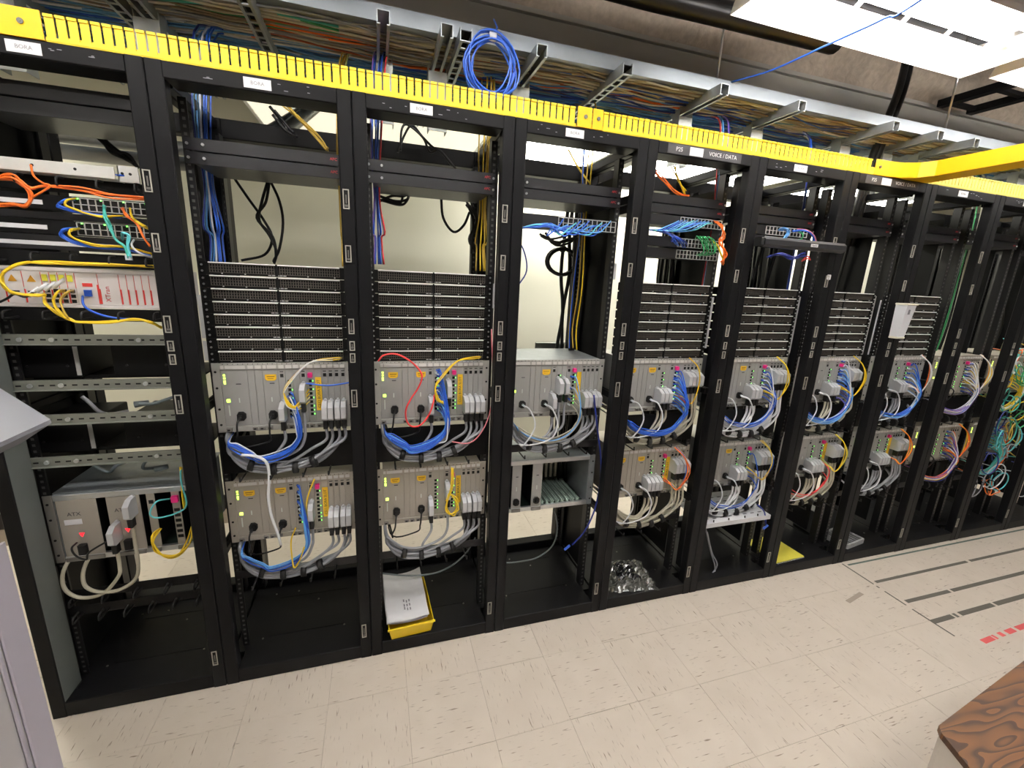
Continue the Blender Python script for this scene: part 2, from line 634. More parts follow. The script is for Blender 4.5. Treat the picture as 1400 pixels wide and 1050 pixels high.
RACKS = []
for i in range(NR):
    r = thing('equipment_rack', (i * W, 0, 0), RACKLAB[i], 'rack', 'equipment racks in the row')
    RACKS.append(r)
    put('front_post', RP['postg' if i == 0 else 'post'], r, (.0006, 0, 0))
    put('front_post', RP['post'], r, (W - PW, 0, 0))
    put('rear_post', RP['rpost'], r, (.0006, 0, 0))
    put('rear_post', RP['rpost'], r, (W - PW, 0, 0))
    for k, n in (('top', 'top_rail'), ('bot', 'bottom_rail'), ('rtop', 'rear_top_rail'), ('rbot', 'rear_bottom_rail'), ('base', 'base_panel')):
        put(n, RP[k], r)
    for s in (-1, 1):
        put('mounting_rail', RP['rail'], r, (W / 2 + s * .233, .128, 0))
        put('mounting_rail', RP['railr'], r, (W / 2 + s * .233, .47, 0))
    for xx in (.002, W - .032):
        put('side_top_bar', RP['side'], r, (xx, 0, 0))
        put('side_bottom_bar', RP['sideb'], r, (xx, 0, 0))
    for xx in (.002, W - .014):
        put('side_brace', RP['brace'], r, (xx, 0, 1.10))
        put('side_brace', RP['brace'], r, (xx, 0, .5))
    if i == 0:
        put('side_panel', MB().box(0, .003, .1, .56, 0, 2.1).mesh('side_panel', BLACK), r, (.004, 0, 0))
        MB().box(PW - .0008, PW + .0008, .004, .096, .062, 2.135).build('reflected_light_plate', SIDE_LIGHT, r)  # grey plate paints reflected light onto the black post's inner side
    if i >= 3:
        put('side_panel', RP['panel'], r, (W - .016, 0, 0))
    for z, h, w in ((1.855, .062, .02), (1.68, .056, .019), (1.432, .054, .019), (1.362, .034, .018), (1.318, .034, .018), (1.166, .066, .02), (.138, .064, .018)):
        if i >= 8 and z > 1.4 and z < 1.5:
            continue
        put('label_holder', holder_mesh(w, h), r, (W - .028, 0, z))
    # name strip on the top rail
    if i in (4, 6):
        m = MB().box(.085, .45, -.0008, 0, 2.140, 2.176)
        m.build('strip_label', mat('strip_dark', (58, 57, 60), .5), r)
        text('P25', .022, INKW, (.14, -.0012, 2.158), r)
        text('VOICE / DATA', .022, INKW, (.355, -.0012, 2.158), r)
        MB().box(.19, .255, -.0018, 0, 2.142, 2.173).build('name_label', WHITE, r)
    else:
        lx = [.288, .285, .22, .23, 0, .23, 0, .24, .24, .24, .24][i]
        MB().box(lx - .037, lx + .037, -.0015, 0, 2.143, 2.171).build('name_label', WHITE, r)
        text('BORA', .014, INKG, (lx, -.0018, 2.157), r)
        m = MB()
        for k in range(7):
            sx = lx + random.choice((-1, 1)) * random.uniform(.05, .15)
            sz = 2.157 + random.uniform(-.01, .012)
            m.box(sx, sx + random.uniform(.004, .014), -.0006, 0, sz, sz + .0016)
        m.build('pale_dash', mat('dash_white', (170, 170, 176), .7), r)  # short pale dashes scattered either side of the name label

# ================================================================= equipment builders
YF_ = .12


def screw_pts(h):
    return [(s * .228, z) for s in (-1, 1) for z in (h * .2, h * .8)]


# --- 1U charcoal transfer switch (two per rack)
ASM = {}


def charcoal_unit(i, z, h, label, grp, logo=True):
    r = thing('power_unit', (cx(i), YF_, z), label, 'power unit', grp)
    k = ('body', round(h, 4))
    if k not in ASM:
        m = MB().cbox(-.236, .236, -.004, 0, .0008, h - .0008, .0012, 0, 'x')
        ASM[k] = m.mesh('faceplate', FACE)
        m = MB().box(-.215, .215, 0, .22, .002, h - .002)
        for q in range(22):
            m.box(-.2 + q * .0185, -.19 + q * .0185, .2205, .226, .004, h * .5)
        ASM['b2', round(h, 4)] = m.mesh('case', mat('case_grey_black', (70, 70, 72), .4, .3))
        ASM['knob'] = MB().disc_y(0, 0, .0045, -.009, -.004, 10).mesh('screw', STEEL)
    put('faceplate', ASM[k], r)
    put('case', ASM['b2', round(h, 4)], r)
    put('screw', ASM['knob'], r, (-.185, 0, h / 2))
    for s in (-1, 1):
        put('screw', ASM['knob'], r, (s * .229, .002, h / 2))
    if logo:
        text('APC', .013, INKR, (.205, -.0046, h * .55), r)


# --- black dense line panel (48 in the picture)
LP = {}
m = MB().box(-.236, .236, -.002, 0, .0006, .0426)
m.box(-.21, .21, 0, .12, .003, .04)
LP['face'] = m.mesh('faceplate', BLACK)
m = MB()
for s in (-1, 1):
    c0 = s * .1075
    for k in range(25):
        x = c0 - .0985 + k * .197 / 24
        m.box(x - .0011, x + .0011, -.0055, -.002, .0085, .0365)
    for k in range(4):
        z = .0085 + k * .028 / 3
        m.box(c0 - .0996, c0 + .0996, -.006, -.002, z - .001, z + .001)
LP['grid'] = m.mesh('port_grid', mat('grid_brown_grey', (76, 71, 66), .6))
m = MB().cbox(-.207, -.0035, -.012, -.002, .0385, .0428, .0012, 0, 'x').cbox(.0035, .207, -.012, -.002, .0385, .0428, .0012, 0, 'x')
LP['lip'] = m.mesh('top_lip', mat('lip_silver', (242, 242, 238), .45, 0))
m = MB().box(-.0035, .0035, -.008, -.002, .002, .042)
LP['mid'] = m.mesh('divider', BLACK)
m = MB()
for k in range(5):
    m.box(-.028 + k * .012, -.019 + k * .012, -.0065, -.002, .0035, .0062)
LP['txt'] = m.mesh('print_strip', mat('print_grey', (188, 188, 186), .6))
m = MB()
for x in (-.17, -.1, .1, .19):
    m.disc_y(x, .0055, .0022, -.007, -.002, 6)
for s in (-1, 1):
    m.disc_y(s * .229, .012, .0036, -.0045, -.002, 8)
    m.disc_y(s * .229, .032, .0036, -.0045, -.002, 8)
LP['scr'] = m.mesh('screws', STEEL)


def line_panels(i, n=8):
    pos = {1: 'second', 2: 'third', 4: 'fifth', 5: 'sixth', 6: 'seventh', 7: 'eighth'}[i]
    for k in range(n):
        z = 1.283 + k * .0439
        place = 'topmost' if k == n - 1 else 'lowest' if k == 0 else ORD[n - 1 - k] + ' from the top'
        r = thing('port_bank', (cx(i), YF_, z), 'black dense port panel, %s in the stack of the %s rack' % (place, pos), 'patch panel', 'black port panels of the stacks')
        for q, nme in (('face', 'faceplate'), ('grid', 'port_grid'), ('lip', 'top_lip'), ('mid', 'divider'), ('txt', 'print_strip'), ('scr', 'screws')):
            put(nme, LP[q], r)
    # label strips stuck on the mounting rails beside the stack
    for s, zz in ((-1, 1.36), (-1, 1.53), (1, 1.36)):
        pass


# --- grey card cage
CP = {}


def cached(key, fn):
    if key not in CP:
        CP[key] = fn()
    return CP[key]


U0 = lambda u: -.235 + .47 * u
CH = .262
CARDS = [(.052, .235, 'psu'), (.235, .285, 'blank'), (.285, .34, 'blank'), (.34, .45, 'psu2'), (.45, .50, 'io'), (.50, .555, 'rj'),
         (.555, .605, 'blank'), (.605, .655, 'io'), (.655, .71, 'rjp'), (.71, .765, 'blank'), (.765, .81, 'io'), (.81, .857, 'io'), (.857, .905, 'io'), (.905, .95, 'io')]


def card_mesh(w, cm):
    def f():
        m = MB().cbox(.0006, w - .0006, -.0025, 0, .024, .236, .0008, 0, 'z')
        return m.mesh('card', cm)
    return cached(('card', round(w, 4), cm.name), f)


def box_part(key, dims, m, name):
    return cached(('bp', key), lambda: MB().box(*dims).mesh(name, m))


def ear_mesh(s, cm, h=CH):
    def f():
        m = MB()
        a, b = (-.2365, -.2105) if s < 0 else (.2105, .2365)
        m.cbox(a, b, -.004, 0, 0, h, .001, 0, 'z')
        for z in (.03, .09, .17, .23):
            if z < h:
                m.disc_y((a + b) / 2 + s * .002, z, .0042, -.0055, -.004, 8, 1)
        return m.mesh('ear', [cm, HOLE])
    return cached(('ear', s, cm.name, h), f)


def strips(cm):
    def f():
        m = MB().cbox(-.2105, .2105, -.005, .01, .237, CH, .0015, 0, 'x')
        for k in range(26):
            m.disc_y(-.2 + k * .016, .258, .0016, -.0058, -.005, 6, 1)
        return m.mesh('top_rail', [cm, HOLE, ALUD])
    return cached(('strips', cm.name), f)


def strips2(cm):
    def f():
        m = MB().cbox(-.2105, .2105, -.004, .01, 0, .022, .0015, 0, 'x')
        for (a, b, t) in CARDS:
            x0, x1 = U0(a) + .002, U0(b) - .002
            m.box(x0, min(x1, x0 + .018), -.012, -.004, .006, .017, 2)
            m.box(x0 + .003, min(x1, x0 + .012), -.0125, -.012, .008, .013, 1)
        return m.mesh('bottom_rail', [cm, HOLE, ALUD])
    return cached(('strips2', cm.name), f)


def tabs():
    def f():
        m = MB()
        for (a, b, t) in CARDS:
            x0, x1 = U0(a) + .003, U0(b) - .003
            if t.startswith('psu'):
                m.box(x0, x0 + .01, -.0068, -.005, .241, .253)
                m.box(x0 + .014, x1 - .002, -.0068, -.005, .241, .253)
            else:
                m.box(x0, x1, -.0068, -.005, .241, .253)
        return m.mesh('slot_labels', TABW)
    return cached('tabs', f)


CAGEPOS = {}


def cage(i, zb, label, warm=False, ylab=(0, 1), ystrip=None, lid=False, lit=True, pink=True):
    cm, fm = (ALU2, CARD2) if warm else (ALU, CARD)
    r = thing('card_cage', (cx(i), YF_, zb), label, 'card cage', 'grey card cages in the racks')
    put('case', cached(('case', cm.name), lambda: MB().box(-.2095, .2095, .002, .28, .002, CH - .001).mesh('case', cm)), r)
    for s in (-1, 1):
        put('ear', ear_mesh(s, cm), r)
    put('top_rail', strips(cm), r)
    put('bottom_rail', strips2(cm), r)
    put('slot_labels', tabs(), r)
    ny = 0
    for a, b, t in CARDS:
        w = (b - a) * .47
        c = put('card', card_mesh(w, fm), r, (U0(a), 0, 0))
        if t in ('psu', 'psu2'):
            def fsock():
                m = MB()
                m.prism([(-.014, -.012), (-.006, -.017), (.008, -.017), (.015, -.008), (.015, .008), (.006, .016), (-.008, .016), (-.014, .006)], -.012, -.0025, 'y')
                m.prism([(-.006, -.006), (.006, -.006), (.006, .006), (-.006, .006)], -.024, -.012, 'y')
                return m.mesh('power_inlet', RUBBER)
            put('power_inlet', cached('sock', fsock), c, (w - .032 if t == 'psu' else .024, 0, .062))
            put('display_bar', box_part('disp', (-.002, .002, -.0035, -.0025, -.009, .009), DISP, 'display_bar'), c, (w - .034 if t == 'psu' else .024, 0, .122))
            if t == 'psu':
                def fl_():
                    m = MB()
                    for zz, hh in ((.218, .0035), (.207, .0035), (.192, .008)):
                        m.box(.008, .014, -.0038, -.0025, zz - hh, zz + hh * .7)
                    m.box(.011, .022, -.0038, -.0025, .116, .127)
                    return m.mesh('status_light', LEDY)
                if lit:
                    put('status_light', cached('led', fl_), c)
                put('vent_bar', box_part('vb', (-.002, .002, -.0036, -.0025, -.02, .02), DISP, 'vent_bar'), c, (.0165, 0, .084))
            lx = w - .035 if t == 'psu' else w / 2
            if ny in ylab:
                yl = put('warning_label', cached('yl', lambda: MB().prism([(-.019, -.006), (-.012, -.012), (.012, -.012), (.019, -.006), (.019, .012), (-.019, .012)], -.0034, -.0025, 'y').box(-.013, .013, -.0037, -.0034, .002, .005, 1).box(-.011, .009, -.0037, -.0034, -.005, -.003, 1).mesh('warning_label', [YLAB, mat('ink_brown', (120, 84, 24), .7)])), c, (lx, 0, .206))
            put('maker_mark', box_part('mk', (-.008, .008, -.003, -.0025, -.002, .0015), INK, 'maker_mark'), c, (lx + .003, 0, .184))
            ny += 1
        elif t == 'io':
            def fio():
                m = MB().box(w / 2 - .0055, w / 2 + .0055, -.0032, -.0025, .206, .219)
                m.box(w / 2 - .006, w / 2 + .006, -.0031, -.0025, .226, .229)
                return m.mesh('test_port', HOLE)
            put('test_port', cached('io', fio), c)
        elif t in ('rj', 'rjp'):
            def frj():
                m = MB()
                for k in range(9):
                    z = .19 - k * .0165
                    m.box(w / 2 - .006, w / 2 + .004, -.0034, -.0025, z - .005, z + .005, 0)
                    if k % 2 == 0 or k > 5:
                        m.box(w / 2 + .006, w / 2 + .009, -.0036, -.0025, z - .002, z + .002, 1)
                return m.mesh('port_column', [HOLE, LEDG])
            put('port_column', cached('rjc', frj), c)
            if t == 'rjp' and pink:
                put('pink_plug', cached('pk', lambda: MB().cbox(-.008, .008, -.016, -.0025, -.009, .009, .002, 0, 'y').mesh('pink_plug', PINK)), c, (w / 2, 0, .214))
    if ystrip:
        s = put('tape_label', cached('ys', lambda: MB().box(-.0105, .0105, -.0042, -.0026, -.066, .066).mesh('tape_label', YLAB)), r, (U0(.74), 0, .138))
        text(ystrip, .0145, INK, (U0(.74), -.0046, .138), r, (math.pi / 2, -math.pi / 2, 0))
    if lid:
        put('lid', MB().box(-.212, .212, .0, .30, CH - .001, CH + .001).mesh('lid', GALV), r)
    return r


# ----------------------------------------------------------------- cables
def hood_mesh():
    def f():
        m = MB().prism([(0, -.034), (-.048, -.034), (-.060, -.024), (-.060, .020), (-.034, .036), (0, .036)], -.0092, .0092, 'x')
        m.disc_y(0, .038, .0055, -.012, 0, 8)
        return m.mesh('plug_hood', [HOOD])
    return cached('hood', f)


def boot_mesh():
    def f():
        return MB().cbox(-.0078, .0078, -.048, -.020, -.034, 0, .002).mesh('strain_boot', RUBBER)
    return cached('boot', f)


def cable(pts, r, colour, label, grp, cat='cable', name='cable', n=6, plug=None, smooth=6, tip=None):
    """a cable thing; with plug it is an empty with sheath and plug parts"""
    p0 = pts[0]
    if plug or tip:
        root = thing(name, p0, label, cat, grp)
        q = [tuple(np.array(p) - np.array(p0)) for p in pts]
        MB().tube(q, r, n, 0, smooth).build('sheath', CAB[colour], root)
        if plug == 'hood':
            put('plug_hood', hood_mesh(), root, (0, YF_ - p0[1] - .0026, .064))
            put('strain_boot', boot_mesh(), root, (0, YF_ - p0[1] - .0026, .03))
        if tip:
            d = np.array(q[1]) * .999
            d = d / max(np.linalg.norm(d), 1e-6)
            m = MB().tube([tuple(-d * .006), tuple(d * .014)], r * 1.7, 4, 0, 0)
            m.build('plug', tip, root)
        return root
    o = MB().tube([tuple(np.array(p) - np.array(p0)) for p in pts], r, n, 0, smooth).build(name, CAB[colour], None, p0)
    return tag(o, label, cat, grp)


def strap(pts_c, d, rad, label, grp, w=.019):
    p = np.array(pts_c)
    d = np.array(d, float)
    d /= np.linalg.norm(d)
    o = MB().tube([tuple(-d * w / 2), tuple(d * w / 2)], rad, 10, 0, 0).build('cable_strap', RUBBER, None, tuple(p))
    return tag(o, label, 'strap', grp)


def dress(i, zb, where, cfg):
    """cables of one card cage: hooded trunks, patch bundle, straps"""
    X = cx(i) - .235
    lv = 'upper' if zb > .9 else 'lower'
    rk = ORD[i]
    base = zb - cfg.get('drop', .155)
    g1 = 'trunk cables under the %s cage of the %s rack' % (lv, rk)
    lx = cx(i) - .205

    def path(x, zstart, j, inner=0.0):
        y = .075 - .004 * (j % 2)
        b = base + inner + .011 * (j % 3)
        xm = min(x - .035, cx(i) + .02)
        P = [(x, YF_ - .034, zstart), (x, YF_ - .036, zstart - .05)]
        if zstart - .05 > zb - .02:
            P.append((x - .004, y, zb - .03))
        P += [(x - .03 - .012 * (j % 3), y, (zb - .03 + b) / 2 + .012), (x - .105 - .008 * (j % 3), y, b + .022), (x - .19, y, b + .002)] if x > cx(i) + .08 else \
            [(x - .035, y, b + .03)]
        lim = P[-1][0]
        if lim > cx(i) - .05:
            P.append((cx(i) - .06, y, b + .001))
        P += [(cx(i) - .135, y, b + .016), (lx + .022 - .006 * (j % 3), y + .005, b + .06), (lx + .002, y + .015, zb - .035), (lx - .002, y + .03, zb - .008), (lx - .002, YF_ + .05, zb + .004), (lx, .34, zb - .03)]
        return P
    j = 0
    gcol = cfg.get('trunk', 'grey')
    for (u, v) in cfg['hoods']:
        x = X + .47 * u
        zc = zb + v * CH
        zs = zc - .066
        right = u > .72
        same = [q for q in cfg['hoods'] if (q[0] > .72) == right]
        idx = same.index((u, v))
        lab = '%s trunk cable, %s grey hooded plug at the %s of the %s cage, %s rack' % (gcol, ['first', 'second', 'third', 'fourth'][idx], 'right' if right else 'middle', lv, rk)
        cable(path(x, zs, j, 0 if right else .04), .0056, gcol, lab, g1, 'cable', 'trunk_cable', 8, 'hood')
        j += 1
    if cfg['hoods']:
        for k in range(4):
            y = .088 + .004 * (k % 2)
            b = base + .006 + .009 * k
            P = [(cx(i) + .19, .32, zb - .01), (cx(i) + .195, .16, zb - .03), (cx(i) + .165, y, zb - .075), (cx(i) + .10, y, b + .018), (cx(i) + .02, y, b), (cx(i) - .08, y, b), (cx(i) - .15, y, b + .022),
                 (lx + .016, y, b + .07), (lx + .002, y + .02, zb - .02), (lx - .002, .34, zb - .02)]
            cable(P, .0056, gcol, '%s trunk cable passing behind the %s cage bundle of the %s rack' % (gcol, lv, rk), 'rear trunk cables of the %s cage in the %s rack' % (lv, rk), 'cable', 'trunk_cable', 8)
    # loose lighter patch cords from the two port columns
    for (col, n, u, v0, spread) in cfg.get('cords', ()):
        grp = '%s patch cords of the %s cage in the %s rack' % (col, lv, rk)
        for k in range(n):
            x0 = X + .47 * u + random.uniform(-.003, .003)
            z0 = zb + (v0 - spread * k / max(1, n - 1)) * CH
            gx = X + .47 * min(.78, u + .06) + random.uniform(-.008, .008)
            y = .058 + random.uniform(-.01, .008)
            b = base + .055 + random.uniform(-.012, .02)
            P = [(x0, YF_ - .006, z0), (x0 + .012, YF_ - .035, z0 - .004), (gx + .004, y - .008, min(z0 - .04, zb + .06)), (gx, y, zb - .02), (gx - .05, y, b + .022), (gx - .13, y, b), (cx(i) - .12, y, b + .02),
                 (lx + .035 + random.uniform(-.008, .008), y + .01, b + .05), (lx + .008, y + .03, zb - .02), (lx + .004, .36, zb - .01)]
            cable(P, .0028, col, 'thin %s patch cord plugged into the %s cage of the %s rack' % (col, lv, rk), grp, 'cable', 'network_cable', 5, None, 5, tip=CLEARP if k % 2 else BLUEP)
    for (col, n) in cfg.get('top', ()):
        grp = '%s fibre cords over the %s cage of the %s rack' % (col, lv, rk)
        for k in range(n):
            e = random.uniform(-.006, .006)
            P = [(X + .47 * 1.02, YF_ + .03, zb + CH + .012), (X + .47 * .86, YF_ - .02, zb + CH + .013 + e), (X + .47 * .7, .07 + e, zb + CH + .008), (X + .47 * .57, .062 + e, zb + .8 * CH + e), (X + .47 * .505, .06, zb + .62 * CH + e),
                 (X + .47 * (.52 + .012 * k), .06 + e, zb + .42 * CH), (X + .47 * .6, .066, zb + (.36 + .03 * k) * CH), (X + .47 * .668, YF_ - .006, zb + (.42 + .06 * k) * CH)]
            cable(P, .0026, col, 'thin %s fibre arching over the %s cage of the %s rack' % (col, lv, rk), grp, 'cable', 'fibre_cable', 5)
    for (col, n) in cfg.get('side', ()):
        grp = '%s cords draped down the right of the %s cage, %s rack' % (col, lv, rk)
        for k in range(n):
            e = random.uniform(-.008, .008)
            P = [(X + .47 * .74 + e, .075, zb + CH + .012), (X + .47 * (.83) + e, .045 + e, zb + .86 * CH), (X + .47 * (.86 + .02 * (k % 4)), .036 + e, zb + .55 * CH), (X + .47 * .80 + e, .045, zb + .2 * CH), (X + .47 * .72 + e, .06 + e / 2, zb + .3 * CH), (X + .47 * .69, YF_ - .005, zb + (.3 + .05 * k) * CH)]
            cable(P, .0026, col, 'thin %s cable draped down the right of the %s cage, %s rack' % (col, lv, rk), grp, 'cable', 'network_cable', 5)
    # power cords from the two inlets
    for u in (.165, .39):
        x = X + .47 * u
        c = cfg.get('power', 'black')
        P = [(x, YF_ - .024, zb + .062), (x - .004, YF_ - .05, zb + .045), (x - .008, YF_ - .045, zb + .005), (x - .02, YF_ - .02, zb - .04), (lx + .03, YF_ - .0, zb - .06), (lx + .01, .3, zb - .05)]
        if c != 'black':
            P = [(x, YF_ - .024, zb + .062), (x + .02, YF_ - .06, zb + .05), (x + .045, .05, zb - .02), (x + .01, .05, zb - .09), (lx + .03, .07, zb - .11), (lx + .005, .2, zb - .05), (lx, .34, zb - .04)]
        cable(P, .0034, c, '%s power cord leaving the %s inlet of the %s cage, %s rack' % (c, 'left' if u < .3 else 'right', lv, rk), None, 'cable', 'power_cable', 6, None, 5, tip=RUBBER if c == 'black' else CLEARP)
    # cable manager bar with rings, straps
    mg = thing('cable_manager', (cx(i), YF_, base - .012), 'black cable manager bar with rings beneath the %s cage of the %s rack' % (lv, rk), 'cable manager', 'cable manager bars')
    if lv == 'upper' and i != 3:
        put('bar', cached('mbar2', lambda: MB().cbox(-.236, .236, -.003, .0, 0, .15, .001, 0, 'x').mesh('bar', BLACK)), mg)
    else:
        put('bar', cached('mbar', lambda: MB().cbox(-.236, .236, -.003, .0, 0, .036, .001, 0, 'x').mesh('bar', FACE)), mg)

    def ring():
        return MB().tube([(0, -.002, .004), (0, -.085, .004), (0, -.09, .012), (0, -.09, .02)], .0032, 6, 0, 3).mesh('ring', RUBBER)
    for x in (-.16, -.06, .05, .14):
        put('ring', cached('ring', ring), mg, (x, 0, -.001))
    gs = 'straps on the trunk bundle under the %s cage of the %s rack' % (lv, rk)
    for k, x in enumerate((-.13, -.055, .02, .085)):
        zz = base + (.028 if x < -.1 else .006 if x < .03 else .026) + .008
        strap((cx(i) + x, .073, zz), (1, 0, -.3 if x < -.1 else 0 if x < .03 else .4), .0225, 'black strap around the trunk bundle under the %s cage of the %s rack' % (lv, rk), gs)


R4 = [(.785, .30), (.83, .30), (.883, .30), (.928, .30)]
R4T = [(.785, .62), (.83, .62), (.883, .62), (.928, .62)]
MID = [(.475, .31), (.63, .57)]
MID3 = [(.47, .32), (.52, .32), (.57, .32)]
MID4 = [(.45, .30), (.50, .30), (.55, .30), (.60, .30)]
UP, LO = 1.019, .558

# ================================================================= fill the racks
CL = {}
cage(1, UP, 'grey card cage in the second rack, upper, yellow fibres arching to its middle', False, (1,), 'CS12 BORA SLOT')
cage(1, LO, 'warm grey card cage in the second rack, lower, blue cords fanning from its centre', True, (0, 1), 'CS11 BORA SLOT')
cage(2, UP, 'grey card cage in the third rack, upper, crossed by a red loop of cable', False, (0, 1), 'CS22 BORA SLOT')
cage(2, LO, 'warm grey card cage in the third rack, lower, yellow loop tied beside its yellow strip', True, (0, 1), 'CS21 BORA SLOT')
cage(3, UP, 'grey card cage with bare metal lid in the fourth rack', False, (1,), 'TC', True)
cage(4, UP, 'grey card cage in the fifth rack, upper, with a dense blue cord bundle', False, (0, 1), None)
cage(4, LO, 'warm grey card cage in the fifth rack, lower, with orange cords', True, (0, 1), 'BORA SLOT')
cage(5, UP, 'grey card cage in the sixth rack, upper, white and blue cords at its right', False, (1,), None)
cage(5, LO, 'grey card cage in the sixth rack, lower, over a white shelf', False, (1,), None)
cage(6, UP, 'grey card cage in the seventh rack, upper, sky blue bundle in front', False, (), None)
cage(6, LO, 'grey card cage in the seventh rack, lower, a red cord by its middle plugs', False, (0,), 'ITC')
cage(7, UP, 'grey card cage in the eighth rack, upper, blue strap on its bundle', False, (), None)
cage(7, LO, 'grey card cage in the eighth rack, lower, yellow cord at its right', False, (), 'ITC')
cage(8, UP, 'grey card cage in the ninth rack, upper, behind yellow and white cords', True, (), None)
cage(8, LO, 'grey card cage in the ninth rack, lower, behind purple and orange cords', True, (), None, pink=False)
cage(9, UP, 'grey card cage in the tenth rack, upper, behind yellow coils', True, (), None, pink=False)
cage(9, LO, 'grey card cage in the tenth rack, lower, behind teal cords', True, (), None, pink=False)

dress(1, UP, 0, dict(hoods=MID + R4, cords=[('blue', 6, .53, .55, .3), ('white', 3, .52, .5, .3)], top=[('yellow', 4), ('white', 2)]))
dress(1, LO, 0, dict(hoods=[(.63, .45)] + R4, cords=[('blue', 4, .53, .85, .4), ('sky', 3, .53, .75, .4)], top=[]))
dress(2, UP, 0, dict(hoods=MID + R4, cords=[('blue', 14, .535, .85, .6), ('sky', 3, .535, .5, .3)], top=[('yellow', 3)]))
dress(2, LO, 0, dict(hoods=MID + R4, cords=[], top=[]))
dress(3, UP, 0, dict(hoods=[(.455, .30), (.515, .56), (.575, .56)] + R4, cords=[('sky', 2, .655, .7, .2), ('beige', 4, .65, .5, .3)], trunk='grey', power='white'))
dress(4, UP, 0, dict(hoods=MID3 + R4T, cords=[('blue', 11, .68, .75, .6), ('sky', 4, .68, .6, .5), ('red', 1, .69, .3, .2)], top=[], side=[('orange', 1), ('yellow', 1)], trunk='beige', power='white'))
dress(4, LO, 0, dict(hoods=MID4 + R4T, cords=[], side=[('orange', 3), ('yellow', 2), ('blue', 2)], trunk='beige', power='white'))
dress(5, UP, 0, dict(hoods=MID3 + R4T, cords=[('blue', 7, .69, .7, .5), ('white', 4, .69, .8, .4)], side=[('yellow', 2)], trunk='white', power='white'))
dress(5, LO, 0, dict(hoods=MID3 + R4T, cords=[('blue', 2, .69, .7, .5)], side=[('yellow', 3), ('blue', 2)], trunk='white', power='white'))
dress(6, UP, 0, dict(hoods=MID3 + R4T[:3], cords=[('sky', 7, .69, .8, .5), ('blue', 6, .69, .6, .5), ('purple', 3, .69, .4, .3), ('white', 4, .69, .9, .3)], side=[('yellow', 3)], trunk='beige', power='white'))
dress(6, LO, 0, dict(hoods=MID4 + R4T[:3], cords=[('red', 2, .62, .4, .2)], side=[('lime', 4), ('yellow', 2)], trunk='beige', power='white'))
dress(7, UP, 0, dict(hoods=MID3, cords=[('blue', 6, .72, .8, .5), ('sky', 6, .72, .7, .5), ('white', 3, .70, .5, .3)], side=[('white', 2), ('orange', 1)], trunk='grey', power='white'))
dress(7, LO, 0, dict(hoods=MID4 + R4T, cords=[], side=[('yellow', 2), ('orange', 2)], trunk='grey', power='white'))
dress(8, UP, 0, dict(hoods=[], cords=[('white', 8, .7, .8, .5), ('yellow', 6, .72, .7, .5), ('purple', 5, .74, .5, .4), ('blue', 3, .7, .5, .3), ('tan', 4, .76, .8, .4)], side=[('yellow', 3), ('white', 4), ('orange', 1)], power='black'))
dress(8, LO, 0, dict(hoods=[], cords=[('purple', 6, .7, .7, .5), ('orange', 4, .72, .8, .5), ('white', 6, .7, .8, .5), ('navy', 4, .74, .4, .3), ('yellow', 5, .76, .5, .3)], side=[('orange', 3), ('yellow', 3)], power='black'))
dress(9, UP, 0, dict(hoods=[], cords=[('yellow', 8, .5, .7, .5), ('teal', 6, .6, .7, .5), ('white', 5, .55, .8, .5)], side=[('teal', 4), ('yellow', 4)], power='black'))
dress(9, LO, 0, dict(hoods=[], cords=[('teal', 8, .5, .8, .5), ('aqua', 6, .6, .7, .5), ('beige', 4, .55, .6, .5), ('orange', 3, .72, .8, .3)], side=[('gold', 4), ('aqua', 4)], power='black'))

for i in (1, 2, 4, 5, 6, 7):
    line_panels(i)

# charcoal power units
for i in range(10):
    hi_ = (2.067, 2.022) if i == 0 else (1.9755, 1.9345)
    h_ = .0425 if i == 0 else .0395
    for k, z in enumerate(hi_):
        charcoal_unit(i, z, h_, 'charcoal unit with small red lettering, %s of the pair, %s rack' % (('upper', 'lower')[k], ORD[i]), 'charcoal power units')

# white strips on mounting rails
for i, s, za, zb_ in ((1, -1, 1.37, 1.52), (1, -1, 1.29, 1.36), (1, 1, 1.29, 1.40), (2, -1, 1.29, 1.62), (3, 1, 1.64, 1.71), (4, 1, 1.33, 1.58), (5, 1, 1.30, 1.60), (6, 1, 1.29, 1.62), (7, -1, 1.29, 1.60), (2, 1, 1.5, 1.60)):
    o = MB().box(-.006, .006, -.0009, 0, 0, zb_ - za).build('rail_strip', mat('strip_pale', (196, 197, 200), .5), None, (cx(i) + s * .2505, .1275, za))
    o.parent = RACKS[i]
    o.location = (W / 2 + s * .2505, .1275, za)

# ---- rj45 patch panels
def rj_panel(i, z, label, x0=-.05, x1=.215, rows=2, n=12, h=.042, face=FACE, tabs_=(-.2,), body=True):
    r = thing('patch_bay', (cx(i), YF_, z), label, 'patch panel', 'copper patch panels')
    MB().cbox(-.236, .236, -.003, 0, .0006, h, .001, 0, 'x').build('faceplate', face, r)
    if body:
        MB().box(-.21, .21, 0, .1, .003, h - .002).build('case', BLACK, r)
    m = MB()
    dx = (x1 - x0) / n
    for k in range(n + 1):
        m.box(x0 + k * dx - .0012, x0 + k * dx + .0012, -.0065, -.003, .004, h - .004)
    for q in range(rows + 1):
        zz = .004 + q * (h - .008) / rows
        m.box(x0, x1, -.0065, -.003, zz - .0011, zz + .0011)
    m.build('port_frame', TABW, r)
    m = MB()
    for k in range(n):
        for q in range(rows):
            zz = .004 + q * (h - .008) / rows
            m.box(x0 + k * dx + .0015, x0 + (k + 1) * dx - .0015, -.0036, -.003, zz + .0015, zz + (h - .008) / rows - .0015)
    m.build('ports', HOLE, r)
    for t in tabs_:
        MB().box(t - .012, t + .012, -.0042, -.003, .018, .034).build('name_label', WHITE, r)
    return r


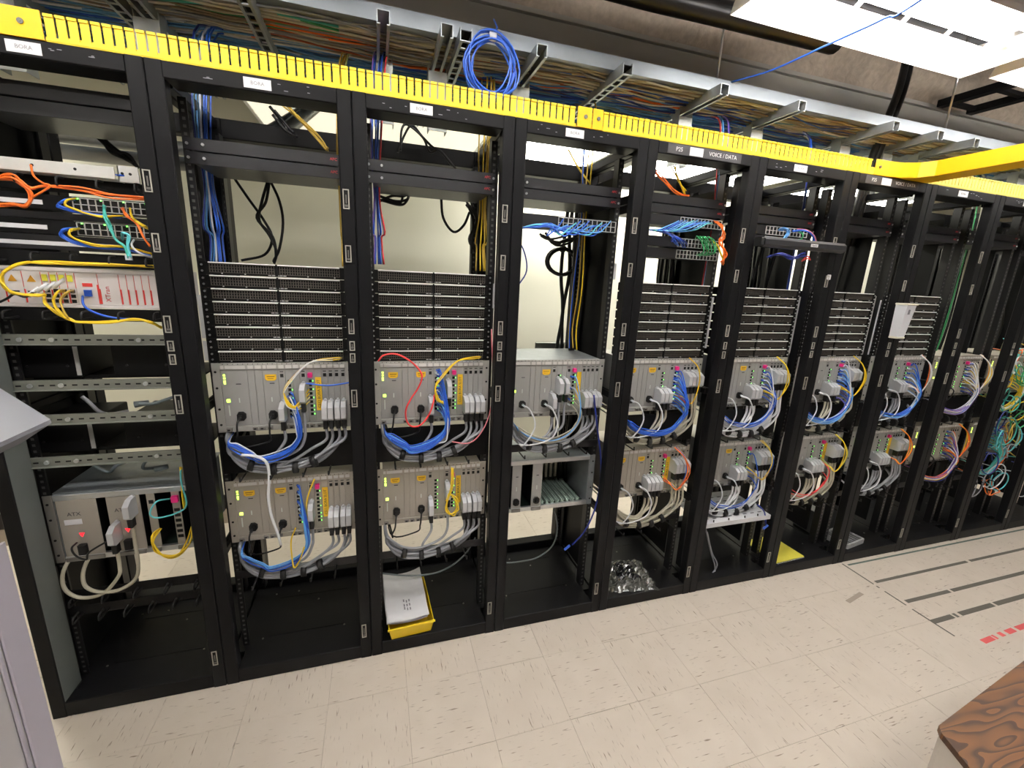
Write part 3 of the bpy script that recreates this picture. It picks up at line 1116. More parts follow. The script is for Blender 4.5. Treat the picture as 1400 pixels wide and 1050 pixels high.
rj_panel(3, 1.832, 'black patch panel with a long white label and blue cords, fourth rack', -.04, .225, 2, 12, .05, FACE, ())
rj_panel(4, 1.885, 'black patch panel with white tab, topmost in the fifth rack, light blue cords', .0, .225, 2, 12, .045)
rj_panel(4, 1.795, 'black patch panel with white tab, second in the fifth rack, green cords at its right', .0, .225, 2, 12, .044)
rj_panel(4, 1.745, 'black patch panel with white tab, lowest in the fifth rack', .0, .225, 2, 12, .044)
rj_panel(5, 1.885, 'black patch panel with white tab, upper of the pair behind the power bar, sixth rack', -.06, .2, 2, 12, .045)
rj_panel(5, 1.838, 'black patch panel with white tab, lower of the pair behind the power bar, sixth rack', -.06, .2, 2, 12, .044)

# ================================================================= yellow fibre duct on the racks
DZ0, DZ1 = 2.181, 2.246
DUCTP = mat('duct_pale', (240, 222, 110), 0.45, 0, 0.05, 8)


def finger_mesh(m):
    def f():
        mb = MB().cbox(0, .0203, .004, .0075, .011, .058, .001)
        mb.box(0, .0203, .0015, .0075, .058, .065)
        return mb.mesh('finger', m)
    return cached(('finger', m.name), f)


def duct(x0, x1, m, label):
    r = thing('fibre_duct', (x0, 0, DZ0), label, 'cable duct')
    L_ = x1 - x0
    mb = MB().box(0, L_, .004, .105, 0, .003).box(0, L_, .003, .0065, .003, .011)
    mb.build('trough', m, r)
    MB().box(0, L_, .1015, .105, .003, .05).build('back_wall', m, r)
    n = int(L_ / .0253)
    fm = finger_mesh(m)
    for k in range(n):
        put('finger', fm, r, (k * .0253 + .002, 0, 0))
    return r


def coupler(x0, x1, label):
    r = thing('duct_coupler', (x0, 0, DZ0), label, 'duct coupler')
    w = x1 - x0
    MB().cbox(0, w, -.002, .003, 0, .068, .001).box(0, w, .003, .107, -.0, .0035).build('plate', DUCT2, r)
    MB().disc_y(w * .55, .036, .007, -.005, -.002, 12).disc_y(w * .55, .036, .003, -.0062, -.005, 6).build('bolt_head', BOLT, r)
    return r


duct(-.55, .235, DUCT, 'slotted yellow fibre duct on top of the first rack, short end beyond the solid coupler')
coupler(.24, .335, 'solid yellow duct coupler plate with one bolt above the first rack')
duct(.337, 1.884, DUCT, 'slotted yellow fibre duct running over the first four racks')
coupler(1.886, 1.944, 'solid amber duct coupler, nearer of the two joined plates above the fourth rack')
coupler(1.948, 1.99, 'solid amber duct coupler, second of the joined plates above the fourth rack')
duct(1.993, 3.43, DUCT, 'slotted yellow fibre duct from the fourth rack to the amber elbow')
duct(3.84, 6.0, DUCTP, 'pale slotted fibre duct beyond the amber elbow')
r = thing('fibre_duct', (3.43, 0, DZ0), 'solid amber duct elbow turning off the racks across the aisle', 'cable duct')
m = MB()
lw = [(0, .001), (.09, 0), (.17, -.012), (.225, -.045), (.25, -.10), (.255, -1.5)]
for a, b in zip(lw[:-1], lw[1:]):
    m.prism([a, b, (b[0] + .003, b[1] + .003), (a[0] + .003, a[1] + .003)], 0, .068, 'z')
m.build('inner_wall', DUCT2, r)
m = MB()
rw = [(.0, .105), (.30, .105), (.36, .09), (.375, .04), (.375, -1.5)]
for a, b in zip(rw[:-1], rw[1:]):
    m.prism([a, b, (b[0] + .003, b[1] + .003), (a[0] + .003, a[1] + .003)], 0, .068, 'z')
m.build('outer_wall', DUCT2, r)
MB().prism(lw + rw[::-1], 0, .003, 'z').build('trough', DUCT2, r)
MB().disc_y(.03, .036, .006, -.004, .0, 12).build('bolt_head', BOLT, r)

# ================================================================= overhead cable ladder
ZS = 2.40
STRM = mat('stringer_zinc', (132, 139, 146), .45, .5, .2, 9)
r = thing('tray_stringer', (2.5, .14, ZS + .041), 'long galvanised channel running above the yellow duct across the whole row', 'channel')
m = MB()
m.box(-4.0, 4.2, -.02, -.017, 0, .05).box(-4.0, 4.2, -.017, .02, .047, .05).box(-4.0, 4.2, -.017, .02, 0, .003)
m.build('channel', STRM, r)
r2 = thing('tray_stringer', (2.5, .95, ZS + .041), 'far galvanised channel of the cable ladder, partly behind the cables', 'channel')
MB().box(-4.0, 4.2, -.02, -.017, 0, .05).box(-4.0, 4.2, -.017, .02, .047, .05).build('channel', GALV, r2)


def strut(x, label, slotted=False, y0=.045, y1=1.02, w=.041, bracket=True):
    r = thing('tray_strut', (x, y0, ZS), label, 'strut', 'struts of the overhead cable ladder')
    h = w / 2
    L_ = y1 - y0
    m = MB()
    t = .0025
    if not slotted:
        m.box(-h, h, 0, L_, .041 - t, .041)
        m.box(-h, -h + t, 0, L_, 0, .041 - t)
        m.box(h - t, h, 0, L_, 0, .041 - t)
        m.box(-h + t, -h + .010, 0, L_, 0, t)
        m.box(h - .010, h - t, 0, L_, 0, t)
        m.build('channel', GALV, r)
    else:
        m.box(-h, -h + t, 0, L_, 0, .041)
        m.box(h - t, h, 0, L_, 0, .041)
        m.box(-h + t, -h + .010, 0, L_, 0, t)
        m.box(h - .010, h - t, 0, L_, 0, t)
        n = int(L_ / .05)
        for k in range(n + 1):
            m.box(-h + .010, h - .010, k * .05, k * .05 + .012, 0, t)
        m.build('channel', GALV, r)
        MB().box(-h + t, h - t, 0, L_, .030, .032).build('slot_backing', BLACK, r)
    if bracket:
        m = MB()
        m.box(-.036, .036, .235, .238, H - ZS, -.012).box(-.036, -.033, .238, .29, H - ZS, .012).box(.033, .036, .238, .29, H - ZS, .012)
        m.build('bracket', ZINC, r)
    return r


SX = [(.10, 0), (.40, 1), (.47, 0), (.80, 1), (1.205, 0), (1.41, 0), (1.475, 1), (1.75, 0), (2.10, 1), (2.555, 0), (2.975, 0), (3.57, 0), (3.89, 0), (4.17, 0), (4.6, 0), (5.1, 1)]
for k, (x, s) in enumerate(SX):
    nm = ORD[k] if k < 11 else {11: 'twelfth', 12: 'thirteenth', 13: 'fourteenth', 14: 'fifteenth', 15: 'sixteenth'}[k]
    strut(x, 'galvanised %s strut of the cable ladder, %s from the left' % ('slotted' if s else 'open channel', nm), bool(s), bracket=(k not in (1, 3, 6, 8)))

for x, lab in ((2.585, 'thin steel hanger rod rising from the channel to the fixture, above the fifth rack'), (4.06, 'steel hanger rod rising to the white cross channel'), (.9, 'steel hanger rod above the second rack')):
    o = MB().cyl((0, 0, 0), (0, 0, 3.11 - 2.491), .005, 8).build('hanger_rod', STEEL, None, (x, .14, 2.491))
    tag(o, lab, 'rod')
r = thing('cross_channel', (3.735, -.34, 2.665), 'white cross channel at the end of the fluorescent fixture', 'channel')
MB().box(-.03, .03, -.5, .22, .0, .003).box(-.03, -.027, -.5, .22, .003, .04).box(.027, .03, -.5, .22, .003, .04).build('channel', REFL, r)
MB().cyl((0, .19, -.012), (0, .19, .02), .009, 6).build('nut', STEEL, r)
MB().cyl((0, -.4, .003), (0, -.4, .44), .005, 6).build('hanger_rod', STEEL, r)

# ---- cables lying on the ladder (uncountable)
rnd = random.Random(3)


def heap(name, colours, n, y0, y1, z0, z1, x0, x1, label, rad=.004, wav=.045, sag=.0):
    root = thing(name, ((x0 + x1) / 2, (y0 + y1) / 2, z0), label, 'cables')
    root['kind'] = 'stuff'
    ox, oy, oz = root.location
    per = {}
    for k in range(n):
        c = rnd.choice(colours)
        mb = per.setdefault(c, MB())
        y = rnd.uniform(y0, y1)
        z = rnd.uniform(z0, z1)
        pts = []
        xs = np.arange(x0, x1 + .01, .28)
        ph = rnd.uniform(0, 6)
        for x in xs:
            pts.append((x - ox, y - oy + wav * math.sin(x * 1.3 + ph) + rnd.uniform(-.012, .012), z - oz + rnd.uniform(-.008, .008) - sag * abs(math.sin(x * 5.2 + ph)) + .0))
        mb.tube(pts, rad * rnd.uniform(.8, 1.25), 5, 0, 3)
    for c, mb in per.items():
        o = mb.build('cables', CAB[c], root)
        o['kind'] = 'stuff'


heap('overhead_cables', ['tan', 'tan', 'beige', 'brown', 'white', 'grey', 'tan'], 120, .19, .40, 2.448, 2.485, -.7, 5.6, 'tan and grey cables heaped on the ladder nearest the galvanised channel', sag=.022)
heap('overhead_cables', ['blue', 'steelblue', 'steelblue', 'steelblue', 'sky', 'white', 'slate'], 100, .36, .84, 2.448, 2.485, -.7, 5.6, 'blue and slate cables on the rear half of the overhead ladder', sag=.02)
heap('overhead_cables', ['black', 'brown', 'slate', 'tan'], 30, .24, .9, 2.48, 2.50, -.7, 5.6, 'dark brown and black cables piled highest on the overhead ladder', rad=.0045)
heap('overhead_cables', ['rust', 'orange', 'rust'], 7, .27, .36, 2.443, 2.455, .75, 2.9, 'rust and orange cables on the ladder behind the blue coil', sag=.015)
heap('overhead_cables', ['green', 'teal', 'black'], 8, .19, .25, 2.442, 2.452, .5, 1.25, 'green cables on the ladder above the second rack', sag=.01)
heap('overhead_cables', ['blue', 'blue', 'navy', 'steelblue', 'sky'], 34, .25, .6, 2.437, 2.46, 1.6, 3.6, 'bright blue cables tangled on the ladder above the fourth and fifth racks', wav=.09, sag=.03, rad=.003)

# vertical drops from the ladder into the racks
DROPS = [(1, .03, .27, ['blue', 'blue', 'sky', 'steelblue', 'navy', 'white'], 9, .60, 1.62, 'beside the left rail of the second rack'),
         (2, .06, .22, ['blue', 'blue', 'navy', 'purple', 'red', 'white', 'blue'], 9, 1.17, 1.655, 'beside the left rail of the third rack'),
         (4, .5, .20, ['blue', 'sky', 'white', 'purple', 'red', 'navy'], 7, 2.735, .9, 'beside the right rail of the fifth rack'),
         (5, .5, .22, ['blue', 'white', 'grey', 'navy'], 5, 3.275, .6, 'beside the right rail of the sixth rack'),
         (3, .5, .3, ['gold', 'yellow', 'yellow', 'blue'], 4, 2.085, 1.30, 'behind the right half of the fourth rack'),
         (2, .5, .25, ['gold', 'yellow', 'yellow', 'gold'], 5, 1.595, 1.65, 'beside the right rail of the third rack'),
         (1, .5, .25, ['gold', 'yellow', 'lime', 'gold'], 4, 1.035, 1.64, 'beside the right rail of the second rack'),
         (9, .5, .2, ['lime', 'lime', 'lime', 'green', 'yellow', 'lime', 'green', 'lime', 'teal'], 14, 5.34, .9, 'inside the tenth rack'),
         (8, .3, .3, ['tan', 'beige', 'green', 'slate'], 7, 4.80, 1.0, 'inside the ninth rack')]
for i, a, yd, cols, n, x, zend, lab in DROPS:
    for k in range(n):
        c = cols[k % len(cols)]
        e = rnd.uniform(-.022, .022)
        f = rnd.uniform(-.03, .03)
        P = [(x + e + .05, yd + .2 + f, 2.46), (x + e * 1.2 + .02, yd + .05 + f, 2.38), (x + e, yd + f, 2.1), (x + e * .5, yd + f * .6, 1.9), (x + e * 1.3, yd + f, (1.9 + zend) / 2), (x + e * .7, yd + .02 + f, zend + .1), (x + e, yd + f, zend)]
        cable(P, .0032 if i != 9 else .0045, c, 'thin %s cable hanging from the overhead ladder %s' % (c, lab), '%s drop cables %s' % (c, lab), 'cable', 'drop_cable', 5, None, 4)

# hanging coil of blue cable
r = thing('cable_coil', at(672, 92, .05), 'loose coil of blue network cable hanging from the galvanised channel', 'cable coil')
P = []
for k in range(9 * 12):
    a = k / 12 * 2 * math.pi
    q = .083 + .012 * math.sin(k * .37) + .006 * math.sin(k * 1.3)
    P.append((q * math.cos(a) + .008 * math.sin(k * .23), .012 * math.sin(k * .11), q * 1.12 * math.sin(a)))
MB().tube(P, .0033, 6, 0, 2).build('loops', CAB['blue'], r)
MB().tube([(0, .0, .10), (.02, .02, .13), (.02, .07, .18)], .0033, 6, 0, 4).build('loose_end', CAB['blue'], r)
MB().tube([(-.012, .0, .092), (.012, .0, .092)], .014, 8, 0, 0).build('tie', CAB['white'], r)

# blue strand rising past the fixture
cable([at(1000, 112, .12), az(1055, 96, 2.50), az(1130, 62, 2.505), az(1210, 25, 2.51), az(1262, -2, 2.52), (2.95, -1.0, 2.75), (3.0, -1.2, 3.13)], .0035, 'blue', 'single blue cable rising from the channel past the white fixture', None, 'cable', 'loose_cable', 6)

# dark bundles near the ceiling
cable([(1.85, .16, 2.74), (2.2, .13, 2.72), (2.6, .10, 2.71), (3.2, .14, 2.74)], .045, 'black', 'fat black cable bundle behind the left end of the fixture', None, 'cable bundle', 'cable_bundle', 12)
for k, (e, lab) in enumerate(((0, 'nearer'), (.035, 'farther'))):
    cable([(3.93 + e, .34, 3.1), (3.92 + e, .32, 2.9), (3.86 + e, .28, 2.7), (3.80 + e, .26, 2.55), (3.79 + e, .3, 2.3), (3.8 + e, .33, 1.9)], .018, 'black', 'black cable bundle dropping through the ladder beside the elbow, %s one' % lab, None, 'cable bundle', 'cable_bundle', 10)
# pipes and ceiling services
for z, lab, y in ((2.06, 'lower', .82), (2.13, 'upper', .86)):
    tag(MB().tube([(-.6, y, z), (.45, y, z), (.62, y, z + .06), (1.0, y + .25, 2.55)], .03, 12, 0, 5).build('conduit_pipe', mat('pipe_grey', (150, 152, 152), .35, .4)), '%s grey conduit pipe running behind the first two racks' % lab, 'pipe')
for k, (y, z, ra, c) in enumerate(((.30, 3.02, .02, 'grey'), (-.15, 3.0, .016, 'beige'))):
    tag(MB().tube([(XL + .1, y, z), (XR - .1, y, z)], ra, 10, 0, 0).build('conduit_pipe', CAB[c]), '%s conduit pipe under the brown ceiling, %s the fixture' % (c, ('behind', 'above')[k]), 'pipe')
r = thing('ceiling_bracket', (4.55, .2, 2.78), 'dark cable tray crossing under the ceiling at the far right', 'cable tray')
MB().cbox(-.03, .03, -.9, .3, 0, .04, .004, 0, 'y').cbox(.25, .31, -.9, .3, 0, .04, .004, 0, 'y').build('side_bars', RACK, r)
m = MB()
for k in range(6):
    m.box(.03, .25, -.85 + k * .22, -.82 + k * .22, .01, .03)
m.build('rungs', RACK, r)
MB().cyl((0, 0, .04), (0, 0, .34), .005, 6).build('hanger_rod', STEEL, r)

# ================================================================= first rack, its own equipment
X0 = cx(0)


def blank(z0, z1, label, name='blank_plate', i=0, slots=0, strip=None):
    r = thing(name, (cx(i), YF_, z0), label, 'blank plate')
    h = z1 - z0
    MB().cbox(-.236, .236, -.003, 0, .0005, h - .0005, .001, 0, 'x').build('plate', FACE if slots == 0 else BLACK, r)
    for k in range(slots):
        x = -.19 + k * .38 / max(1, slots - 1)
        MB().tube([(x, -.003, h * .3), (x, -.06, h * .3), (x, -.066, h * .5), (x, -.06, h * .8), (x, -.03, h * .85)], .0035, 6, 0, 3).build('ring', RUBBER, r)
    if strip:
        MB().box(strip[0], strip[1], -.004, -.003, h * .3, h * .3 + .012).build('label_strip', WHITE, r)
    return r


blank(1.815, 1.86, 'black cable ring manager carrying orange fibres in the first rack', 'ring_manager', 0, 5)
blank(1.735, 1.757, 'narrow black blank plate between the two switches of the first rack', 'blank_plate', 0, 0)
blank(1.645, 1.69, 'black ring manager under the lower switch of the first rack', 'ring_manager', 0, 0, (-.21, .1))
blank(1.595, 1.64, 'black ring manager carrying the yellow fibres above the red and white node', 'ring_manager', 0, 5)
blank(1.425, 1.466, 'black ring manager under the red and white node', 'ring_manager', 0, 5)


def switch(z, label, strip):
    r = rj_panel(0, z, label, -.0, .23, 2, 12, .044, BLACK, ())
    MB().box(-.2, -.075, -.0042, -.003, .014, .027).build('label_strip', WHITE, r)
    m = MB()
    for k in range(4):
        m.box(.012 + k * .058, .016 + k * .058, -.0072, -.0062, .036, .040)
    m.build('status_light', LEDG, r)
    return r


switch(1.763, 'black network switch, upper of the pair in the first rack', 0)
switch(1.691, 'black network switch, lower of the pair in the first rack', 0)

# fibre tray with flange
r = thing('fibre_tray', (X0, YF_, 1.862), 'pale grey sliding fibre tray above the orange fibres in the first rack', 'fibre tray')
MB().cbox(-.245, .135, -.045, -.042, .0, .034, .001, 0, 'x').box(-.245, .135, -.042, .12, 0, .002).build('tray', mat('tray_pale', (206, 206, 202), .45, .1), r)
MB().box(.137, .190, -.03, -.027, -.004, .042).box(.137, .14, -.03, .1, -.004, .042).build('flange', mat('tray_pale', (206, 206, 202), .45, .1), r)
m = MB()
for x in (-.2, -.06, .04, .155, .175):
    m.disc_y(x, .018, .004, -.046, -.044, 8)
m.build('holes', HOLE, r)
for (uvs, c, lab) in ((((-8, 222), (30, 224), (95, 236), (170, 240)), 'blue', 'tray'), (((-8, 228), (40, 228), (60, 234), (90, 238), (160, 240)), 'white', 'tray')):
    cable([at(u, v, .09) for u, v in uvs], .003, c, 'thin %s fibre lying along the pale tray of the first rack' % c, None, 'cable', 'fibre_cable', 5)


def px_cables(items):
    for (uvs, y, rad, c, label, grp, n, jit, name) in items:
        for k in range(n):
            P = []
            for q in uvs:
                u, v = q[0], q[1]
                yy = q[2] if len(q) > 2 else y
                P.append(at(u + rnd.uniform(-jit, jit), v + rnd.uniform(-jit, jit), yy + rnd.uniform(-.006, .006)))
            cable(P, rad, c, label, grp, 'cable', name, 6, None, 6)


px_cables([
    (((-12, 243), (20, 246), (40, 258), (62, 252), (110, 258), (150, 268), (205, 273)), .06, .0028, 'orange', 'orange fibre sweeping along the upper ring manager of the first rack', 'orange fibres in the first rack', 4, 3, 'fibre_cable'),
    (((-12, 245), (15, 240), (30, 252), (42, 268), (34, 280), (15, 281), (-12, 281)), .055, .0028, 'orange', 'orange fibre looping back at the left of the first rack', 'orange fibre loops in the first rack', 6, 3, 'fibre_cable'),
    (((42, 225), (46, 240), (58, 250), (68, 255), (44, 270)), .05, .0028, 'orange', 'single orange fibre dropping off the pale tray', None, 1, 0, 'fibre_cable'),
    (((100, 272, .11), (86, 274), (80, 281), (95, 287), (115, 291), (140, 295), (166, 297, .1)), .07, .0028, 'blue', 'blue cable bundled under the upper switch of the first rack', 'blue cables under the upper switch', 5, 2, 'network_cable'),
    (((103, 272, .11), (92, 274), (90, 281), (105, 287), (120, 292), (140, 296), (168, 296, .1)), .06, .0028, 'yellow', 'yellow cable bundled under the upper switch of the first rack', 'yellow cables under the upper switch', 2, 1, 'network_cable'),
    (((103, 313, .11), (88, 315), (84, 321), (100, 330), (130, 337), (172, 340), (205, 350, .1)), .07, .0028, 'blue', 'blue cable bundled under the lower switch of the first rack', 'blue cables under the lower switch', 5, 2, 'network_cable'),
    (((108, 313, .11), (97, 315), (96, 322), (112, 330), (135, 336), (172, 338), (210, 348, .1)), .06, .0028, 'yellow', 'yellow cable bundled under the lower switch of the first rack', 'yellow cables under the lower switch', 3, 1, 'network_cable'),
    (((142, 282, .11), (144, 295), (150, 310), (158, 328), (170, 338), (175, 352)), .05, .003, 'teal', 'teal cable crossing from the upper to the lower switch of the first rack', 'teal cables over the switches', 3, 2, 'network_cable'),
    (((167, 328, .11), (168, 318), (176, 322), (175, 335), (177, 348), (176, 352)), .05, .003, 'aqua', 'aqua cable dropping from the lower switch to a white connector', 'aqua cables over the lower switch', 3, 1.5, 'network_cable'),
    (((167, 285, .11), (172, 293), (180, 300), (188, 307), (196, 325), (204, 338)), .05, .003, 'orange', 'orange cable falling past the right ports of the switches', 'orange cables at the switches', 2, 1.5, 'network_cable'),
    (((178, 285, .11), (180, 295), (186, 302), (198, 310), (206, 314, .1)), .05, .003, 'yellow', 'yellow cable falling from the upper switch', 'yellow cables right of the upper switch', 2, 1, 'network_cable'),
    (((183, 328, .11), (180, 334), (184, 341), (195, 348), (208, 352, .1)), .05, .003, 'white', 'white cable falling from the lower switch', None, 1, 0, 'network_cable'),
    (((215, 364, .1), (150, 362), (100, 360), (60, 359), (32, 359), (10, 368), (2, 380), (6, 392), (20, 400), (50, 404), (62, 402)), .055, .0028, 'yellow', 'yellow fibre looping around the top of the red and white node', 'yellow fibres of the red and white node', 7, 2, 'fibre_cable'),
    (((220, 448, .1), (205, 441), (185, 437), (150, 440), (110, 440), (94, 436), (78, 428), (62, 415), (60, 402, .1)), .055, .0028, 'yellow', 'yellow fibre sweeping below the red and white node', 'lower yellow fibres of the red and white node', 4, 1.5, 'fibre_cable'),
    (((94, 436), (80, 425), (72, 412), (78, 400), (88, 398, .11)), .05, .0026, 'yellow', 'yellow fibre arching into the node card, middle ports', 'arching yellow fibres of the node', 3, 2, 'fibre_cable'),
    (((94, 436), (85, 424), (84, 410), (92, 400), (100, 399, .11)), .05, .0026, 'gold', 'gold fibre arching into the node card, fourth port', 'arching gold fibres of the node', 2, 2, 'fibre_cable'),
    (((113, 405, .11), (114, 416), (124, 425), (148, 433), (180, 437)), .06, .0034, 'blue', 'blue cable leaving the white card of the red and white node', None, 1, 0, 'network_cable'),
    (((-5, 415), (10, 408), (20, 402), (34, 406), (45, 400)), .07, .0034, 'black', 'black cable at the left end of the red and white node', None, 1, 0, 'power_cable'),
])
for k, (u, v) in enumerate(((38, 405), (50, 399), (61, 397), (73, 393))):
    p = at(u, v, .075)
    q = at(u + 15, v - 12, .085)
    o = MB().tube([(0, 0, 0), tuple(np.array(q) - np.array(p))], .006, 8, 0, 0, r1=.0045).build('fibre_plug', CAB['white'], None, p)
    tag(o, 'white fibre plug at the red and white node, %s from the left of four' % ORD[k], 'plug', 'white fibre plugs')
o = MB().cbox(-.008, .008, -.006, .006, -.008, .008, .002).build('cable_connector', CLEARP, None, at(176, 352, .05))
tag(o, 'clear square connector hanging under the lower switch', 'connector')

# red and white node
RW = mat('node_white', (222, 216, 214), 0.5, 0, .03)
r = thing('transport_node', (X0, YF_, 1.468), 'red and white transport node with yellow warning triangles in the first rack', 'network node')
h = .124
MB().box(-.225, .22, .0, .25, 0, h).build('case', RW, r)
MB().cbox(-.236, .236, -.006, 0, h - .012, h, .001, 0, 'x').build('top_rail', RW, r)
MB().cbox(-.236, .236, -.006, 0, 0, .010, .001, 0, 'x').build('bottom_rail', RW, r)
NODE = [(-.236, -.208, 'c'), (-.208, -.162, 'w'), (-.162, -.116, 'w'), (-.116, -.095, 's'), (-.095, -.074, 's'), (-.074, -.053, 's'), (-.053, -.032, 's'), (-.032, .027, 'm'), (.027, .083, 'x'),
        (.083, .1035, 'n'), (.1035, .124, 'n'), (.124, .1445, 'n'), (.1445, .165, 'n'), (.165, .1855, 'n'), (.1855, .206, 'n'), (.206, .235, 'n')]
TRI = mat('triangle_amber', (196, 140, 30), .6)
SFP = mat('shutter_yellow', (222, 220, 70), .5)
for a, b, t in NODE:
    w = b - a
    c = MB().cbox(.0006, w - .0006, -.004, 0, .011, h - .013, .0008).build('card', RW, r, (a, 0, 0))
    m = MB()
    if t in 'nx':
        m.box(0.0, .0045, -.0052, -.004, .014, .062)
    elif t in 'ws':
        m.box(0, .0035, -.0052, -.004, .014, .055)
    if t in 'm':
        m.box(w - .004, w, -.0052, -.004, .014, .075)
    m.box(0, .0012, -.0048, -.004, .062, h - .015)
    m.build('red_stripe', REDP, c)
    if t == 'w':
        MB().prism([(.011, .078), (.033, .078), (.022, .098)], -.0052, -.004, 'y').build('warning_label', TRI, c)
        MB().box(.008, .034, -.0048, -.004, .046, .050).build('slot', HOLE, c)
    if t == 's':
        MB().cbox(.004, w - .004, -.0085, -.004, .082, .102, .001).build('shutter', SFP, c)
        m = MB()
        for z in (.02, .036, .052):
            m.box(.005, w - .004, -.0052, -.004, z - .005, z + .006)
        m.build('ports', HOLE, c)
    if t == 'm':
        MB().box(.018, .044, -.0052, -.004, .068, .079).build('red_label', REDP, c)
        MB().cbox(.022, .040, -.013, -.004, .038, .058, .001).build('blue_port', BLUEP, c)
    if t == 'x':
        text('XTran', .019, INKR, (.022, -.0044, .046), c, (math.pi / 2, -math.pi / 2, 0))

# slotted rails
for k, (z, xa, lab) in enumerate(((1.350, -.235, 'topmost'), (1.200, -.232, 'second from the top'), (1.083, -.232, 'third from the top'), (.934, -.235, 'lowest'))):
    r = thing('din_rail', (X0, .10, z), 'bare slotted metal rail across the first rack, %s of four' % lab, 'rail', 'slotted rails in the first rack')
    m = MB().box(-.245, .245, 0, .002, .002, .031).box(-.245, .245, -.012, .002, 0, .002).box(-.245, .245, 0, .01, .031, .033)
    m.build('rail', mat('rail_metal', (136, 138, 131), .4, .5), r)
    m = MB()
    for q in range(16):
        x = -.22 + q * .029
        m.box(x - .007, x + .007, -.0006, .0, .014, .019)
    m.build('slots', HOLE, r)
    for x in (-.19, -.11, .12, .20):
        MB().disc_y(x, .0165, .007, -.006, .0, 10).build('screw', STEEL, r)
# black power supplies behind the rails
for k, (x0, x1, z0, z1, lab) in enumerate(((-.01, .172, 1.222, 1.335, 'upper left'), (.265, .46, 1.222, 1.335, 'upper right'), (-.01, .172, .95, 1.064, 'lower left'), (.265, .46, .95, 1.064, 'lower right'))):
    r = thing('power_supply', ((x0 + x1) / 2, .20, z0), 'black power supply box behind the slotted rails, %s of four' % lab, 'power supply', 'black boxes behind the slotted rails')
    hw, hh = (x1 - x0) / 2, z1 - z0
    MB().cbox(-hw, hw, 0, .24, 0, hh, .003, 0, 'y').build('case', BLACK, r)
    if x0 < .2:
        MB().box(hw - .014, hw - .001, -.001, 0, .006, hh - .006).build('white_label', mat('label_dull', (170, 170, 168), .6), r)
    m = MB()
    for q in (-.6, .6):
        m.disc_y(q * hw, hh * .35, .004, -.003, 0, 8)
    m.build('screws', RAIL, r)
for k, (x0, x1, z, lab) in enumerate(((.02, .53, 1.212, 'upper'), (.02, .53, .94, 'lower'))):
    r = thing('equipment_shelf', ((x0 + x1) / 2, .3, z), 'black shelf under the %s pair of power supplies' % lab, 'shelf')
    MB().box(-.25, .25, -.08, .17, 0, .006).build('shelf_plate', BLACK, r)
    MB().box(-.25, .25, -.08, -.077, .006, .012).build('front_flange', BLACK, r)
# grey plugs lying about
px_cables([
    (((112, 542), (122, 550), (135, 562), (150, 566), (175, 562)), .16, .006, 'grey', 'grey cable lying over the third slotted rail, left one', None, 1, 0, 'power_cable'),
    (((190, 553), (210, 552), (222, 548), (240, 542)), .16, .006, 'slate', 'grey cable lying over the third slotted rail, right one', None, 1, 0, 'power_cable'),
    (((125, 633), (135, 640), (150, 645), (160, 636), (185, 628), (210, 622)), .25, .006, 'slate', 'grey power cable lying on the two module cage of the first rack', None, 1, 0, 'power_cable'),
    (((228, 640), (212, 640), (196, 640), (200, 630), (215, 624)), .22, .006, 'slate', 'dark grey plug cable on the two module cage of the first rack', None, 1, 0, 'power_cable')])
for (u, v, lab) in ((193, 553, 'over the third slotted rail'), (220, 641, 'on the two module cage')):
    p = at(u, v, .19)
    tag(MB().tube([(-.02, 0, 0), (.02, .01, .004)], .012, 10, 0, 0, r1=.009).build('power_plug', CAB['slate'], None, p), 'grey moulded power plug lying %s' % lab, 'plug')

